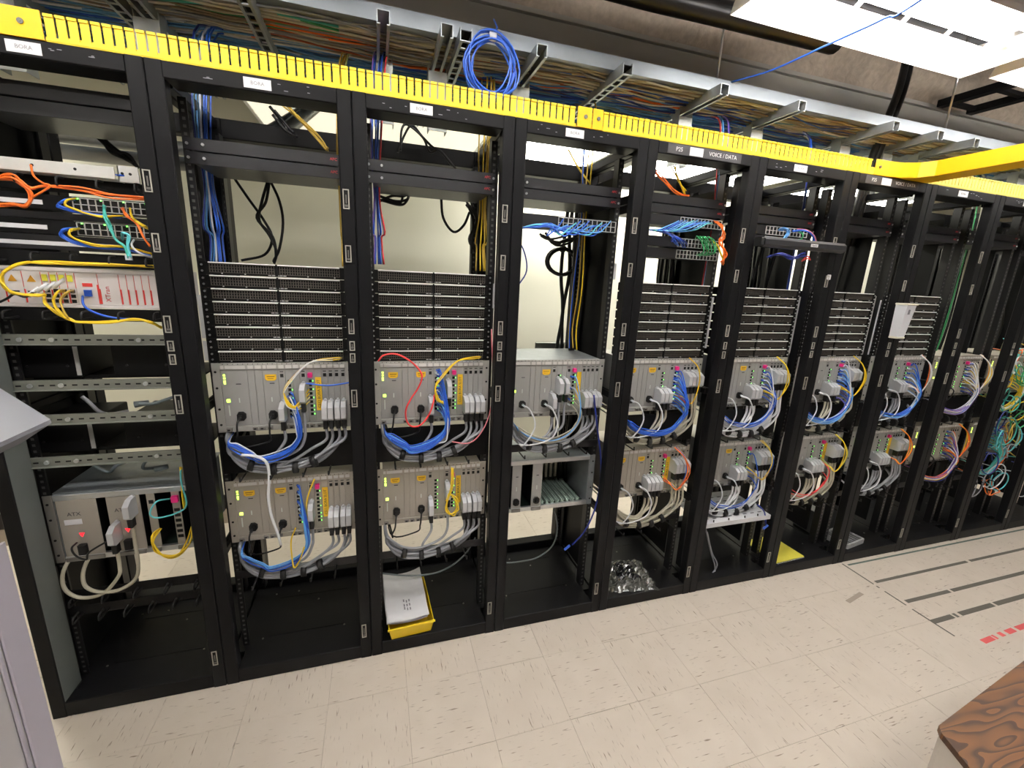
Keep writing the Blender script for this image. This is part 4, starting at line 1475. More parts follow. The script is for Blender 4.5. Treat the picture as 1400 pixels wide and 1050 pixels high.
# open cage with two modules (first rack)
def open_cage(i, zb, label, mods, tone, gx):
    cm = tone
    r = thing('card_cage', (cx(i), YF_, zb), label, 'card cage', 'open card cages')
    for s in (-1, 1):
        put('ear', ear_mesh(s, cm), r)
    m = MB().box(-.2105, -.2085, 0, .28, 0, CH).box(.2085, .2105, 0, .28, 0, CH)
    MB().box(-.2085, .2085, .26, .262, 0, CH).build('backplane', mat('backplane_dark', (64, 72, 62), .6), r)
    m.box(-.2085, .2085, 0, .26, CH - .002, CH)
    m.build('case', GALV, r)
    for nme, ya, yb, za, zb_2 in (('top_rail', -.004, .012, CH - .022, CH - .002), ('bottom_rail', -.004, .012, 0, .02), ('rear_rail', .24, .256, 0, .02), ('rear_rail', .24, .256, CH - .03, CH - .01)):
        MB().cbox(-.2085, .2085, ya, yb, za, zb_2, .001, 0, 'x').build(nme, STEEL, r)
    MB().box(-.2085, .2085, .012, .26, .001, .004).build('cage_floor', mat('cage_floor_green', (26, 40, 34), .6), r)
    for k in range(int((.2 - gx) / .027)):
        x = gx + k * .027
        mm = cached('guide', lambda: MB().box(-.006, .006, .012, .24, .012, .02).box(-.006, -.0035, .012, .24, .02, .032).box(.0035, .006, .012, .24, .02, .032).mesh('card_guide', [mat('guide_pale', (176, 196, 186), .45)]))
        put('card_guide', mm, r, (x, 0, 0))
        if True:
            put('backplane_connector', cached('bpc', lambda: MB().box(-.006, .006, .245, .259, .04, .21).mesh('backplane_connector', mat('connector_pale', (206, 200, 182), .6))), r, (x, 0, 0))
    for (xa, w, kind, txt) in mods:
        c = MB().cbox(0, w, -.003, 0, .018, CH - .022, .001).box(.002, w - .002, 0, .2, .03, CH - .03, 1).build('module', [CARD2 if i == 0 else CARD, BLACK], r, (xa, 0, 0))  # bodies coloured black to stand for the deep shade between modules
        MB().box(.002, w - .002, -.012, -.003, .004, .018).build('ejector', ALUD, c)
        if kind == 'big':
            text(txt, .020, INK, (w * .4, -.0034, .185), c)
            MB().cbox(-.012, .012, -.024, -.003, -.018, .018, .004).build('power_inlet', RUBBER, c, (w * .5, 0, .05))
            MB().prism([(-.008, .01), (0, -.006), (.008, .01)], -.0045, -.003, 'y').build('red_lamp', LEDR, c, (w * .5, 0, .1))
        elif kind == 'psu':
            put('power_inlet', cached('sock', None), c, (w * .5, 0, .055))
            MB().box(w * .5 - .002, w * .5 + .002, -.0042, -.003, .11, .13).build('display_bar', DISP, c)
            MB().box(w * .4, w * .4 + .012, -.0036, -.003, .18, .184).build('maker_mark', INK, c)
        else:
            MB().box(w * .25, w * .8, -.0042, -.003, .2, .214).build('test_port', HOLE, c)
            if kind == 'rj':
                MB().cbox(.002, w - .002, -.014, -.003, .2, .225, .002, 0, 'y').build('pink_plug', PINK, c)
                m = MB()
                for q in range(6):
                    m.box(.004, w - .004, -.0044, -.003, .05 + q * .022, .062 + q * .022)
                m.build('ports', HOLE, c)
    return r


oc = open_cage(0, .558, 'grey cage with two wide modules and red lamps, half empty, in the first rack', [(-.205, .115, 'big', 'ATX'), (-.062, .10, 'big', 'ATX'), (.058, .026, 'io', ''), (.135, .026, 'rj', '')], ALUD, .165)
MB().box(-.19, -.14, -.0042, -.003, .145, .165).build('white_label', WHITE, oc)
open_cage(3, .545, 'open card cage with two narrow modules and green guides in the fourth rack', [(-.185, .047, 'psu', ''), (-.085, .05, 'psu', '')], GALV, -.02)
tag(MB().box(-.212, .212, 0, .30, 0, .002).build('cage_lid', GALV, None, (X0, .125, .822)), 'bare metal lid over the two module cage in the first rack', 'lid')
g = 'grey trunk cables of the two module cage'
for k, (u, v, lab) in enumerate(((160, 735, 'left plug'), (181, 700, 'right plug'))):
    p = at(u, v + 18, .085)
    pts = [p, (p[0], p[1] - .002, p[2] - .06), (p[0] - .005, .075, .50), (p[0] - .06, .07, .44 + .01 * k), (p[0] - .13, .07, .44 + .012 * k), (p[0] - .17, .08, .49), (p[0] - .165, .12, .56), (p[0] - .15, .3, .6)]
    cable(pts, .0062, 'beige', 'beige trunk cable with grey hood on the two module cage, %s' % lab, None, 'cable', 'trunk_cable', 8, 'hood')
px_cables([
    (((232, 682, .11), (214, 686), (205, 702), (215, 708), (240, 702), (255, 690), (248, 660), (247, 640)), .05, .003, 'aqua', 'aqua cable looping from the pink plug card in the first rack', None, 1, 0, 'network_cable'),
    (((218, 725, .11), (208, 735), (212, 752), (228, 762), (245, 758), (258, 740), (262, 720)), .06, .0028, 'yellow', 'yellow fibre looping below the cage in the first rack', 'yellow fibres below the two module cage', 4, 3, 'fibre_cable'),
    (((246, 640), (250, 670), (252, 695)), .05, .0028, 'yellow', 'yellow fibre dropping beside the pink plug card', 'yellow fibres beside the pink plug', 2, 2, 'fibre_cable'),
    (((105, 742, .09), (98, 750), (104, 760), (118, 765), (122, 755), (150, 738, .08)), .06, .0034, 'black', 'black power cable looping below the two module cage', None, 1, 0, 'power_cable')])
blank(.40, .44, 'black ring manager low in the first rack', 'ring_manager', 0, 5)
blank(.33, .37, 'black cable manager with wide fingers near the base of the first rack', 'ring_manager', 0, 6)

# third level details in the racks: loops seen in front of the cages
px_cables([
    (((517, 494), (524, 486), (540, 484), (557, 491), (571, 503), (577, 515), (572, 530), (562, 545), (555, 560), (556, 575), (563, 583), (575, 581), (586, 568), (592, 552), (594, 540, .11)), .04, .0034, 'red', 'red cable making a tall loop over the upper cage of the third rack', None, 1, 0, 'network_cable'),
    (((672, 450), (674, 530), (668, 570), (655, 595), (640, 606), (618, 604)), .05, .0026, 'pink', 'pink cable falling at the right of the upper cage, third rack', None, 1, 0, 'network_cable'),
    (((613, 560), (612, 585), (610, 602), (600, 606)), .045, .003, 'white', 'white cable dropping from the yellow strip of the third rack', None, 1, 0, 'network_cable'),
    (((330, 622), (350, 624), (364, 632), (368, 650), (367, 680), (371, 705), (380, 730), (384, 745)), .03, .0052, 'white', 'thick white cable crossing between the two cages of the second rack', None, 1, 0, 'network_cable'),
    (((418, 524, .11), (425, 525), (450, 527), (478, 523)), .06, .003, 'blue', 'blue cable leaving the upper cage of the second rack to the right', None, 1, 0, 'network_cable'),
    (((430, 655), (423, 672), (419, 690), (421, 705, .11)), .06, .003, 'yellow', 'yellow cable above the lower cage of the second rack', None, 1, 0, 'fibre_cable'),
    (((404, 722), (398, 740), (400, 768), (403, 776), (410, 765), (416, 748)), .05, .003, 'yellow', 'yellow cable drooping below the lower cage of the second rack', None, 1, 0, 'fibre_cable'),
    (((619, 640), (618, 665), (612, 685), (611, 698), (618, 704), (625, 698), (624, 684), (615, 676), (610, 684)), .055, .003, 'yellow', 'yellow cable tied in a loop on the lower cage of the third rack', 'yellow loop of the third rack', 3, 2, 'fibre_cable'),
    (((522, 784), (560, 787), (600, 782), (632, 762), (650, 735)), .2, .004, 'slate', 'thin grey cable trailing over the base of the third rack', None, 1, 0, 'network_cable'),
    (((812, 540), (816, 580), (822, 640), (815, 690), (800, 725), (782, 745)), .05, .004, 'navy', 'dark blue cable hanging with a loose end in the fourth rack', None, 1, 0, 'network_cable'),
    (((757, 695), (762, 720), (756, 745), (735, 762), (710, 768), (688, 770)), .25, .004, 'slate', 'grey cable curving to the base of the fourth rack', None, 1, 0, 'network_cable'),
    (((700, 320), (715, 340), (720, 370), (705, 395)), .15, .003, 'navy', 'dark blue cable curling beside the left post of the fourth rack', None, 1, 0, 'network_cable'),
    (((966, 725), (975, 755), (980, 775), (970, 788), (950, 790)), .05, .004, 'grey', 'grey cable reaching the floor of the sixth rack', 'grey cables at the base of the sixth rack', 2, 3, 'network_cable'),
    (((960, 705), (990, 715), (1015, 708), (1035, 690)), .1, .005, 'white', 'white cable under the white shelf of the sixth rack', 'white cables under the white shelf', 2, 3, 'network_cable'),
    (((1036, 690), (1045, 700), (1047, 718)), .03, .004, 'navy', 'blue cable with loose plug below the white shelf', None, 1, 0, 'network_cable'),
])
for (u, v, c, lab) in ((776, 748, 'BLUE', 'in the fourth rack'), (1047, 720, 'BLUE', 'below the white shelf')):
    tag(MB().tube([(.012, 0, .008), (-.016, 0, -.012)], .0075, 4, 0, 0).build('network_plug', BLUEP, None, at(u, v, .05 if u < 900 else .03)), 'blue plug on the loose cable end %s' % lab, 'plug')

# patch bay cords, fourth, fifth and sixth racks
for k in range(12):
    u0 = 770 + 65 * k / 11
    c = ['blue', 'sky', 'blue', 'aqua', 'blue', 'sky'][k % 6]
    px_cables([(((u0, 303 + rnd.uniform(-3, 6), .112), (u0 - 8, 311), (u0 - 22, 318 + rnd.uniform(-2, 5)), (755, 309 + rnd.uniform(-3, 3)), (735, 309 + rnd.uniform(-3, 3)), (712, 312), (703, 318, .12)), .06, .0028, c, '%s patch cable bundled along the patch bay of the fourth rack' % c, '%s cables of the fourth rack patch bay' % c, 1, 0, 'network_cable')])
for k in range(10):
    u0 = 928 + 46 * k / 9
    c = ['sky', 'blue', 'sky', 'sky', 'aqua'][k % 5]
    px_cables([(((u0, 301 + rnd.uniform(-1, 5), .112), (u0 - 8, 306), (u0 - 28, 313 + rnd.uniform(-2, 3)), (908, 314 + rnd.uniform(-2, 2)), (896, 315), (886, 314, .1)), .05, .0028, c, '%s patch cable fanning from the top patch bay of the fifth rack' % c, '%s cables of the fifth rack patch bay' % c, 1, 0, 'network_cable')])
for k in range(7):
    u0 = 922 + 18 * k / 6
    px_cables([(((u0, 330 + rnd.uniform(-4, 12), .112), (u0 - 4, 330), (918, 322 + rnd.uniform(-2, 2)), (904, 316 + rnd.uniform(-2, 2)), (888, 314, .1)), .05, .0028, 'navy' if k % 3 == 0 else 'blue', 'deep blue patch cable dropping to the second patch bay, fifth rack', 'deep blue cables of the fifth rack', 1, 0, 'network_cable')])
for k in range(6):
    u0 = 950 + 18 * k / 5
    px_cables([(((u0, 327, .112), (u0 + 4, 324), (u0 + 10, 333 + rnd.uniform(-2, 2)), (u0 + 11, 345), (u0 + 2, 349, .112)), .055, .0028, 'green', 'green patch cable linking the lower patch bays of the fifth rack', 'green cables of the fifth rack', 1, 1, 'network_cable')])
px_cables([
    (((978, 303, .11), (986, 310), (989, 322), (985, 330), (992, 345), (988, 360)), .06, .003, 'orange', 'orange cable at the right of the patch bays, fifth rack', 'orange cables right of the patch bays, fifth rack', 4, 3, 'network_cable'),
    (((972, 328, .11), (980, 335), (985, 348), (990, 355)), .06, .003, 'yellow', 'yellow cable at the right of the patch bays, fifth rack', 'yellow cables right of the patch bays, fifth rack', 2, 2, 'network_cable'),
    (((1067, 314, .112), (1075, 313), (1078, 320), (1070, 329)), .06, .003, 'sky', 'sky blue cable above the black power bar, sixth rack', 'sky blue cables above the power bar', 4, 3, 'network_cable'),
    (((1085, 315, .112), (1102, 316), (1112, 325), (1114, 334)), .06, .003, 'blue', 'blue cable arching right above the black power bar, sixth rack', 'blue cables arching above the power bar', 3, 2, 'network_cable'),
    (((1090, 313, .112), (1104, 315), (1113, 322), (1116, 332)), .055, .003, 'pink', 'pink cable arching right above the black power bar, sixth rack', None, 1, 0, 'network_cable'),
    (((1092, 316, .112), (1098, 320), (1096, 327), (1090, 331)), .055, .003, 'green', 'green cable above the black power bar, sixth rack', 'green cables above the power bar', 2, 1, 'network_cable'),
    (((1050, 352, .1), (1065, 350), (1085, 352), (1100, 347)), .06, .003, 'navy', 'deep blue cable below the black power bar, sixth rack', 'deep blue cables below the power bar', 6, 4, 'network_cable'),
    (((1096, 356, .1), (1103, 352), (1108, 355)), .06, .003, 'red', 'red cable below the black power bar, sixth rack', 'red cables below the power bar', 2, 2, 'network_cable'),
    (((890, 225), (900, 240), (925, 262), (940, 270)), .35, .003, 'orange', 'orange fibre crossing the top of the fifth rack', 'orange fibres at the top of the fifth rack', 3, 4, 'fibre_cable'),
    (((920, 222), (930, 245), (938, 265)), .35, .003, 'yellow', 'yellow fibre crossing the top of the fifth rack', 'yellow fibres at the top of the fifth rack', 3, 4, 'fibre_cable'),
    (((776, 205), (790, 228), (806, 250)), .4, .003, 'yellow', 'yellow fibre crossing the top of the fourth rack', 'yellow fibres at the top of the fourth rack', 2, 2, 'fibre_cable'),
    (((388, 143), (410, 165), (435, 190), (450, 206)), .4, .0034, 'gold', 'gold fibre crossing the top of the second rack', 'gold fibres at the top of the second rack', 4, 4, 'fibre_cable'),
])

# black power leads behind the racks
px_cables([
    (((368, 248), (360, 275), (355, 300), (370, 320), (375, 345), (373, 357)), .40, .0055, 'black', 'black power lead hanging behind the port stack of the second rack, left strand', 'black leads behind the second rack', 2, 4, 'power_cable'),
    (((370, 248), (382, 275), (387, 305), (382, 340), (374, 357)), .40, .0055, 'black', 'black power lead hanging behind the port stack of the second rack, bowed right', None, 1, 0, 'power_cable'),
    (((318, 240), (340, 272), (360, 300), (372, 325), (362, 348), (330, 356)), .42, .0055, 'black', 'black power lead sweeping down left behind the second rack', None, 1, 0, 'power_cable'),
    (((603, 268), (606, 298), (620, 317), (634, 308), (642, 290)), .40, .006, 'black', 'black power lead in a deep bend behind the third rack', None, 1, 0, 'power_cable'),
    (((520, 270), (540, 274), (556, 268), (560, 262)), .36, .0055, 'black', 'black power lead looping under the units of the third rack', 'black loops under the units of the third rack', 4, 7, 'power_cable'),
    (((640, 278), (648, 300), (644, 330), (648, 345)), .42, .006, 'black', 'black power lead along the rear post of the third rack', 'black leads along the rear post, third rack', 4, 4, 'power_cable'),
    (((547, 210), (550, 180), (560, 172), (575, 190), (590, 205), (605, 210), (620, 228)), .38, .005, 'black', 'black power lead over the units of the third rack', 'black leads over the units of the third rack', 2, 4, 'power_cable'),
    (((742, 320), (756, 332), (778, 326), (790, 322)), .36, .0055, 'black', 'black power lead looping under the patch bay of the fourth rack', 'black loops under the patch bay, fourth rack', 5, 6, 'power_cable'),
    (((372, 150), (384, 170), (400, 185)), .42, .006, 'black', 'black power lead at the top of the second rack', 'black leads at the top of the second rack', 3, 8, 'power_cable'),
    (((800, 345), (815, 400), (806, 450), (812, 490)), .42, .007, 'black', 'black power lead down the rear right of the fourth rack', 'black leads at the rear of the fourth rack', 8, 9, 'power_cable'),
    (((137, 188), (150, 205), (170, 216), (186, 224)), .4, .006, 'black', 'black power lead crossing above the pale tray of the first rack', 'black leads above the pale tray', 4, 6, 'power_cable'),
])
r = thing('cable_coil', at(768, 358, .42), 'coiled black power lead hanging behind the patch bay of the fourth rack', 'cable coil')
P = []
for k in range(5 * 12):
    a = k / 12 * 2 * math.pi
    q = 1 + .07 * math.sin(k * .4)
    P.append((.075 * q * math.cos(a), .015 * math.sin(k * .2), .062 * q * math.sin(a)))
MB().tube(P, .0055, 6, 0, 2).build('loops', CAB['black'], r)
MB().tube([(-.01, 0, .062), (.012, 0, .062)], .016, 8, 0, 0).build('tie', RUBBER, r)
# fat black leads filling the rear right of the farther racks
for i in range(3, 10):
    for k in range(6):
        x = (i + 1) * W - .05 - .018 * k + rnd.uniform(-.01, .01)
        y = .36 + rnd.uniform(-.05, .1)
        pts = [(x + rnd.uniform(-.01, .01), y + rnd.uniform(-.015, .015), z) for z in np.linspace(2.05, .5, 9)]
        cable(pts, .009, 'black', 'black lead in the rear side bundle of the %s rack' % ORD[i], 'black leads in the rear side bundles, %s rack' % ORD[i], 'cable', 'power_cable', 6, None, 3)

# ================================================================= things in the rack bases and on the racks
# yellow paper bin
r = thing('paper_bin', (1.262, .135, .058), 'yellow plastic bin full of papers on the base of the third rack', 'bin', None, (0, 0, .06))
m = MB()
t = .003
B0, B1, D0, D1, HH = .085, .098, .125, .14, .085
def wall4(a, b, c, d):
    m.quadbox([a, b, (b[0], b[1] + t, b[2]), (a[0], a[1] + t, a[2]), d, c, (c[0], c[1] + t, c[2]), (d[0], d[1] + t, d[2])])
wall4((-B0, -D0, 0), (B0, -D0, 0), (B1, -D1, HH * .8), (-B1, -D1, HH * .8))
wall4((-B0, D0, 0), (B0, D0, 0), (B1, D1, HH), (-B1, D1, HH))
for s in (-1, 1):
    m.quadbox([(s * B0, -D0, 0), (s * B0 - s * t, -D0, 0), (s * B0 - s * t, D0, 0), (s * B0, D0, 0), (s * B1, -D1, HH * .8), (s * B1 - s * t, -D1, HH * .8), (s * B1 - s * t, D1, HH), (s * B1, D1, HH)][::1])
m.box(-B0, B0, -D0, D0, 0, t)
m.build('bin_shell', BINY, r)
m = MB().cbox(-B1 - .004, B1 + .004, -D1 - .005, -D1 + .003, HH * .8 - .006, HH * .8 + .002, .001, 0, 'x')
m.build('front_lip', BINY, r)
for k in range(5):
    px, pz = rnd.uniform(-.004, .004), .072 + k * .006
    o = thing('paper_sheet', (1.247 + px, .155 + rnd.uniform(-.005, .005), .058 + pz), 'white paper sheet, %s in the yellow bin of the third rack' % ('printed, on top' if k == 4 else ORD[k] + ' from below'), 'paper', 'papers in the yellow bin', (0.06 + .012 * k, .0, .06 + rnd.uniform(-.03, .03)))
    m = MB()
    N = 8
    for a in range(N + 1):
        for b in range(N + 1):
            u, v = a / N - .5, b / N - .5
            zz = .022 * (abs(u) * 2) ** 2.2 * (1 if v > -.2 else .5) + .02 * max(0, v) ** 1.5
            m.v.append((u * .178, v * .275, zz))
    for a in range(N):
        for b in range(N):
            q = a * (N + 1) + b
            m.f.append((q, q + N + 1, q + N + 2, q + 1))
            m.m.append(0)
            m.sm.append(True)
    if k == 4:
        m.build('sheet', PAPER, o)
        m = MB()
        for q in range(9):
            x = -.012 + (q % 3) * .012
            y = -.03 - .022 * (q // 3) + rnd.uniform(-.004, .004)
            m.box(x, x + .006, y - .008, y + .006, .0012, .0018)
        m.build('print', INKG, o)
    else:
        m.build('sheet', PAPER, o)

# clear plastic bag
BAG = mat('bag_clear', (74, 75, 72), 0.12, 0, .2, 50, .6, spec=.9, coat=.6)
r = thing('plastic_bag', (2.435, .14, .058), 'crumpled clear antistatic bag holding a dark card on the base of the fifth rack', 'bag', None, (0, 0, -.15))
m = MB()
N = 22
for a in range(N + 1):
    for b in range(N + 1):
        u, v = a / N - .5, b / N - .5
        e = max(0, 1 - (2 * abs(u)) ** 4) * max(0, 1 - (2 * abs(v)) ** 4)
        zz = .004 + .03 * e + rnd.uniform(-.008, .008) * (e > .02) + .01 * math.sin(u * 26 + v * 9) * e
        m.v.append((u * .27 + .006 * math.sin(v * 20), v * .25 + .006 * math.sin(u * 24), max(.002, zz)))
for a in range(N):
    for b in range(N):
        q = a * (N + 1) + b
        m.f.append((q, q + N + 1, q + N + 2, q + 1))
        m.m.append(1 if (5 < a < 15 and 4 < b < 18) else 0)
        m.sm.append(False)
m.build('film', [BAG, mat('bag_dark', (26, 27, 30), .12, 0, .2, 50, .6, spec=.9, coat=.8)], r)
MB().box(-.11, .11, -.122, -.108, .003, .006).build('seal_strip', CAB['white'], r)

# yellow folder
r = thing('paper_folder', (3.50, .10, .058), 'yellow folder with white papers on the base of the seventh rack', 'folder', None, (0, 0, .05))
MB().box(-.13, .10, -.07, .16, .004, .008).build('cover', mat('folder_yellow', (206, 196, 70), .6), r)
MB().box(-.128, .095, -.078, .15, .001, .004).build('papers', PAPER, r)
# packaged card
r = thing('packaged_card', (4.03, .12, .058), 'circuit card in a clear blister pack on the base of the eighth rack', 'package', None, (0, 0, .15))
MB().cbox(-.09, .10, -.08, .08, 0, .035, .008).build('blister', mat('blister_grey', (176, 178, 180), .2, 0, .2, 60, .3), r)
for k in range(6):
    MB().box(-.08 + k * .028, -.062 + k * .028, -.07, .06, .035, .041).build('fin', mat('fin_grey', (120, 122, 124), .4, .4), r)
r = thing('packaged_card', (3.93, .27, .058), 'silver boxed card standing behind the blister pack of the eighth rack', 'package')
MB().cbox(-.04, .04, -.09, .09, 0, .16, .004).build('box', mat('fin_grey', (120, 122, 124), .4, .4), r)
m = MB()
for k in range(7):
    m.box(-.041, .041, -.0915, -.09, .01 + k * .02, .018 + k * .02)
m.build('ribs', TABW, r)

# white shelf in the sixth rack
r = thing('equipment_shelf', (cx(5), .02, .395), 'white perforated shelf under the lower cage of the sixth rack', 'shelf')
MB().box(-.225, .225, 0, .30, 0, .003).box(-.225, .225, 0, .003, -.022, 0).build('shelf_plate', mat('shelf_white', (206, 208, 212), .45), r)
m = MB()
for a in range(8):
    for b in range(5):
        m.box(-.19 + a * .052, -.165 + a * .052, .04 + b * .05, .046 + b * .05, .003, .0036)
m.build('vent_slots', INK, r)

# black power bar in front of the sixth rack
r = thing('power_bar', (cx(5) + .005, -.004, 1.812), 'black horizontal power bar with white label across the sixth rack', 'power bar')
MB().cbox(-.225, .262, -.045, 0, 0, .044, .012, 0, 'x').build('bar', mat('bar_black', (40, 41, 45), .35), r)
MB().cbox(-.243, -.225, -.04, 0, .004, .04, .004, 0, 'x').build('end_cap', RUBBER, r)
MB().box(.04, .082, -.0465, -.045, .015, .028).build('white_label', WHITE, r)
text('Panduit', .010, INK, (.061, -.0468, .0215), r)

# white plastic document holder on the post
r = thing('document_holder', (3.85 - .022, -.002, 1.41), 'white plastic wall pocket hanging on the post between seventh and eighth racks', 'holder')
WP = mat('pocket_white', (222, 224, 230), .4, 0, .02)
m = MB().quadbox([(-.027, -.04, 0), (.025, -.04, 0), (.025, 0, 0), (-.027, 0, 0), (-.034, -.055, .175), (.036, -.055, .175), (.036, 0, .175), (-.034, 0, .175)])
m.build('pocket', WP, r)
MB().cbox(-.039, .041, -.06, 0, .172, .182, .003, 0, 'x').build('rim', mat('pocket_rim', (226, 224, 206), .45), r)
MB().cbox(-.029, .027, -.043, 0, -.004, .006, .002, 0, 'x').build('foot_rim', mat('pocket_rim', (226, 224, 206), .45), r)
MB().box(-.012, -.003, -.0562, -.05, .125, .15).build('printed_mark', INKG, r)

# small white sticker on the post between sixth and seventh racks
tag(MB().cbox(-.012, .012, -.002, 0, -.012, .012, .003, 0, 'y').build('sticker', WHITE, None, tuple(at(1133, 379, -.0005))), 'small white sticker on the post between sixth and seventh racks', 'sticker')

# grey tray or device behind fourth rack
r = thing('cable_bracket', at(752, 472, .62), 'grey metal bracket standing behind the bare lid of the fourth rack', 'bracket')
MB().box(-.09, .09, 0, .002, -.03, .015).box(-.09, .09, -.03, .002, .015, .017).build('plate', ZINC, r)

# ================================================================= floor tape
TAPE = mat('tape_dark', (92, 88, 80), 0.6, 0, .12, 40)
TAPEG = mat('tape_greenish', (88, 104, 94), 0.6, 0, .1, 40)
TAPER = mat('tape_red', (206, 84, 84), 0.6, 0, .06, 40)
TAPEP = mat('tape_pale', (158, 146, 132), 0.7, 0, .06, 40)


def tape(label, segs, w, m):
    r = thing('floor_tape', (segs[0][0], segs[0][1], 0.0), label, 'floor tape')
    ox, oy = segs[0][0], segs[0][1]
    for (x0, y0, x1, y1) in segs:
        d = np.array([x1 - x0, y1 - y0])
        n = np.array([-d[1], d[0]]) / np.linalg.norm(d) * w / 2
        a, b = np.array([x0 - ox, y0 - oy]), np.array([x1 - ox, y1 - oy])
        MB().prism([tuple(a - n), tuple(b - n), tuple(b + n), tuple(a + n)], .0001, .0009, 'z').build('tape_piece', m, r)


tape('thin dark tape line running out from the racks across the floor', [(3.875, -.012, 3.868, -.20), (3.868, -.215, 3.867, -.232), (3.866, -.26, 3.862, -.37), (3.861, -.40, 3.858, -.585)], .009, TAPE)
tape('dark floor tape line parallel to the racks, first from the racks', [(3.90, -.189, 4.72, -.189), (4.75, -.189, 6.6, -.189)], .018, TAPE)
tape('dark floor tape line parallel to the racks, second from the racks', [(3.895, -.35, 4.25, -.352), (4.27, -.352, 6.6, -.354)], .022, TAPE)
tape('dark floor tape line parallel to the racks, third from the racks', [(3.862, -.491, 4.02, -.490), (4.035, -.49, 4.055, -.49), (4.08, -.489, 4.36, -.488), (4.38, -.488, 6.6, -.486)], .026, TAPE)
tape('greenish tape line along the foot of the racks at the right', [(3.9, -.03, 6.0, -.03)], .012, TAPEG)
tape('broken red floor tape dashes before the plywood bench', [(3.955, -.645, 4.04, -.641), (4.05, -.641, 4.065, -.64), (4.10, -.638, 4.13, -.637), (4.16, -.637, 4.225, -.634), (4.25, -.634, 4.34, -.632)], .025, TAPER)
p, q = az(1159, 823, 0), az(1178, 811, 0)
tape('short faded strip of tape alone on the floor before the sixth rack', [(p[0], p[1], q[0], q[1])], .022, TAPEP)

# ================================================================= plywood topped bench at lower right
def plywood():
    m = bpy.data.materials.new('plywood_grain')
    m.use_nodes = True
    nt = m.node_tree
    N, L = nt.nodes, nt.links
    b = N['Principled BSDF']
    tc = N.new('ShaderNodeTexCoord')
    mp = N.new('ShaderNodeMapping')
    mp.inputs['Rotation'].default_value = (0, 0, .35)
    mp.inputs['Scale'].default_value = (1.5, 8.5, 1)
    L.new(tc.outputs['Object'], mp.inputs[0])
    nz = N.new('ShaderNodeTexNoise')
    nz.inputs['Scale'].default_value = 1.5
    nz.inputs['Detail'].default_value = 1.5
    nz.inputs['Distortion'].default_value = .25
    L.new(mp.outputs[0], nz.inputs['Vector'])
    mu = N.new('ShaderNodeMath')
    mu.operation = 'MULTIPLY'
    mu.inputs[1].default_value = 14
    L.new(nz.outputs['Fac'], mu.inputs[0])
    fr = N.new('ShaderNodeMath')
    fr.operation = 'FRACT'
    L.new(mu.outputs[0], fr.inputs[0])
    rp = N.new('ShaderNodeValToRGB')
    e = rp.color_ramp.elements
    e[0].position = 0
    e[0].color = (*lin((116, 72, 28)), 1)
    e[1].position = 1
    e[1].color = (*lin((70, 38, 12)), 1)
    x = e.new(.55)
    x.color = (*lin((102, 62, 22)), 1)
    x = e.new(.85)
    x.color = (*lin((60, 32, 10)), 1)
    L.new(fr.outputs[0], rp.inputs[0])
    L.new(rp.outputs[0], b.inputs['Base Color'])
    b.inputs['Roughness'].default_value = .5
    return m


A_, B_, C_, D_ = (2.575, -1.113), (3.6, -.976), (3.55, -1.7), (2.385, -1.52)
bx, by = 2.95, -1.35
r = thing('plywood_bench', (bx, by, 0), 'plywood topped white bench corner standing on the floor', 'bench')
loc = lambda p, s=1.0: ((p[0] - bx) * s, (p[1] - by) * s)
cut1 = (A_[0] + .012, A_[1] + .0016)
cut2 = (A_[0] - .006, A_[1] - .014)
prof = [loc(cut2), loc(D_), loc(C_), loc(B_), loc(cut1)]
MB().prism(prof, .482, .5, 'z').build('plywood_top', plywood(), r)
MB().prism([(p[0] * .985, p[1] * .985) for p in prof], .02, .482, 'z').build('cabinet', mat('bench_white', (214, 206, 198), .35, 0, .03), r)
MB().prism([(p[0] * .95, p[1] * .95) for p in prof], 0, .02, 'z').build('plinth', RACK, r)

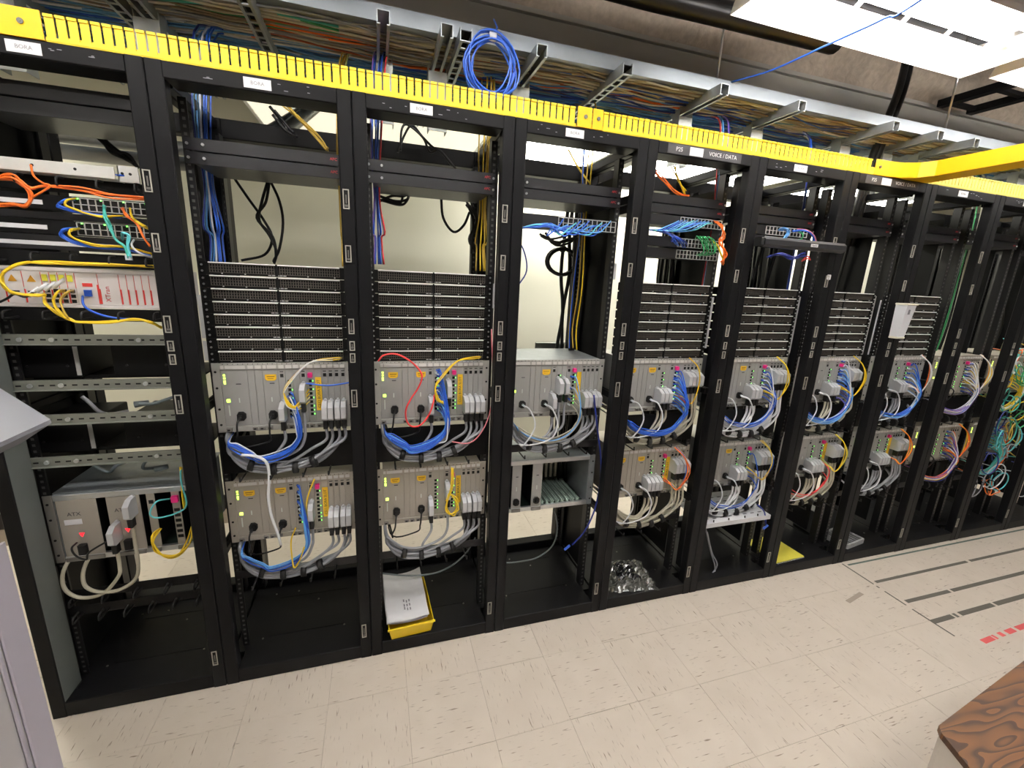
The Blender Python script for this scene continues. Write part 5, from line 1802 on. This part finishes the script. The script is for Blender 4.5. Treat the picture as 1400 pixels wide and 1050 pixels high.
# ================================================================= cart at lower left
r = thing('equipment_cart', (.1, -.85, 0), 'white cart with pale grey tray corner jutting in at the left', 'cart')
CARTW = mat('cart_white', (184, 182, 186), .45, 0, .02)
CARTL = mat('cart_lavender', (182, 178, 192), .45, 0, .02)
m = MB().cbox(-.3, .318, -.45, .22, .03, 1.05, .006)
m.build('cabinet', CARTW, r)
MB().cbox(.318, .3235, .188, .25, .03, 1.054, .002).build('corner_trim', CARTL, r)
MB().cbox(.318, .3225, .172, .182, .03, 1.05, .002).build('edge_strip', CARTL, r)
MB().cbox(.318, .3215, -.43, .166, .05, 1.03, .002).build('side_panel', CARTW, r)
TRAYM = mat('tray_grey', (120, 122, 130), .5, 0, .02)
pr = [(.437, .25), (.16, .56), (.0, .56), (-.2, .25), (-.2, -.25), (.443, -.25)]
MB().prism(pr[::-1], 1.302, 1.31, 'z').build('tray', TRAYM, r)
m = MB()
low = [(.40, .225), (.14, .52), (.0, .52), (-.17, .23), (-.17, -.22), (.40, -.22)]
n0 = len(m.v)
m.v += [(*p, 1.302) for p in pr] + [(*p, 1.272) for p in low]
for k in range(6):
    j = (k + 1) % 6
    m.f.append((k, j, 6 + j, 6 + k)[::1])
    m.m.append(0)
    m.sm.append(False)
m.f.append(tuple(range(11, 5, -1)))
m.m.append(0)
m.sm.append(False)
m.build('tray_skirt', TRAYM, r)
MB().cyl((-.1, .0, 1.05), (-.1, .0, 1.28), .02, 12).build('support_post', TRAYM, r)
for sx in (-.26, .27):
    for sy in (-.4, .17):
        MB().tube([(sx - .012, sy, .018), (sx + .012, sy, .018)], .018, 12, 0, 0).box(sx - .014, sx + .014, sy - .01, sy + .01, .018, .034).build('caster', RUBBER, r)

# ---- tangled loops in the tenth and eleventh racks
for k in range(34):
    i = 9 if k < 22 else 10
    c = ['teal', 'aqua', 'yellow', 'gold', 'white', 'green', 'orange', 'grey', 'teal', 'navy'][k % 10]
    x = cx(i) + rnd.uniform(-.17, .16)
    z = rnd.choice([1.25, 1.0, .8, .55, .4]) + rnd.uniform(-.1, .1)
    ra = rnd.uniform(.04, .085)
    pts = []
    for q in range(13):
        a = q * .75 + k
        pts.append((x + ra * math.cos(a), .045 + .02 * math.sin(a * .7), z + ra * 1.2 * math.sin(a)))
    pts.append((x + .02, .25, z + .05))
    cable(pts, .0036, c, '%s cable curled in loose loops in front of the %s rack' % (c, ORD[i]), '%s loose loops of the %s rack' % (c, ORD[i]), 'cable', 'network_cable', 5, None, 4)
cage(10, UP, 'grey card cage at the right edge, in the eleventh rack', True, (), None, pink=False)
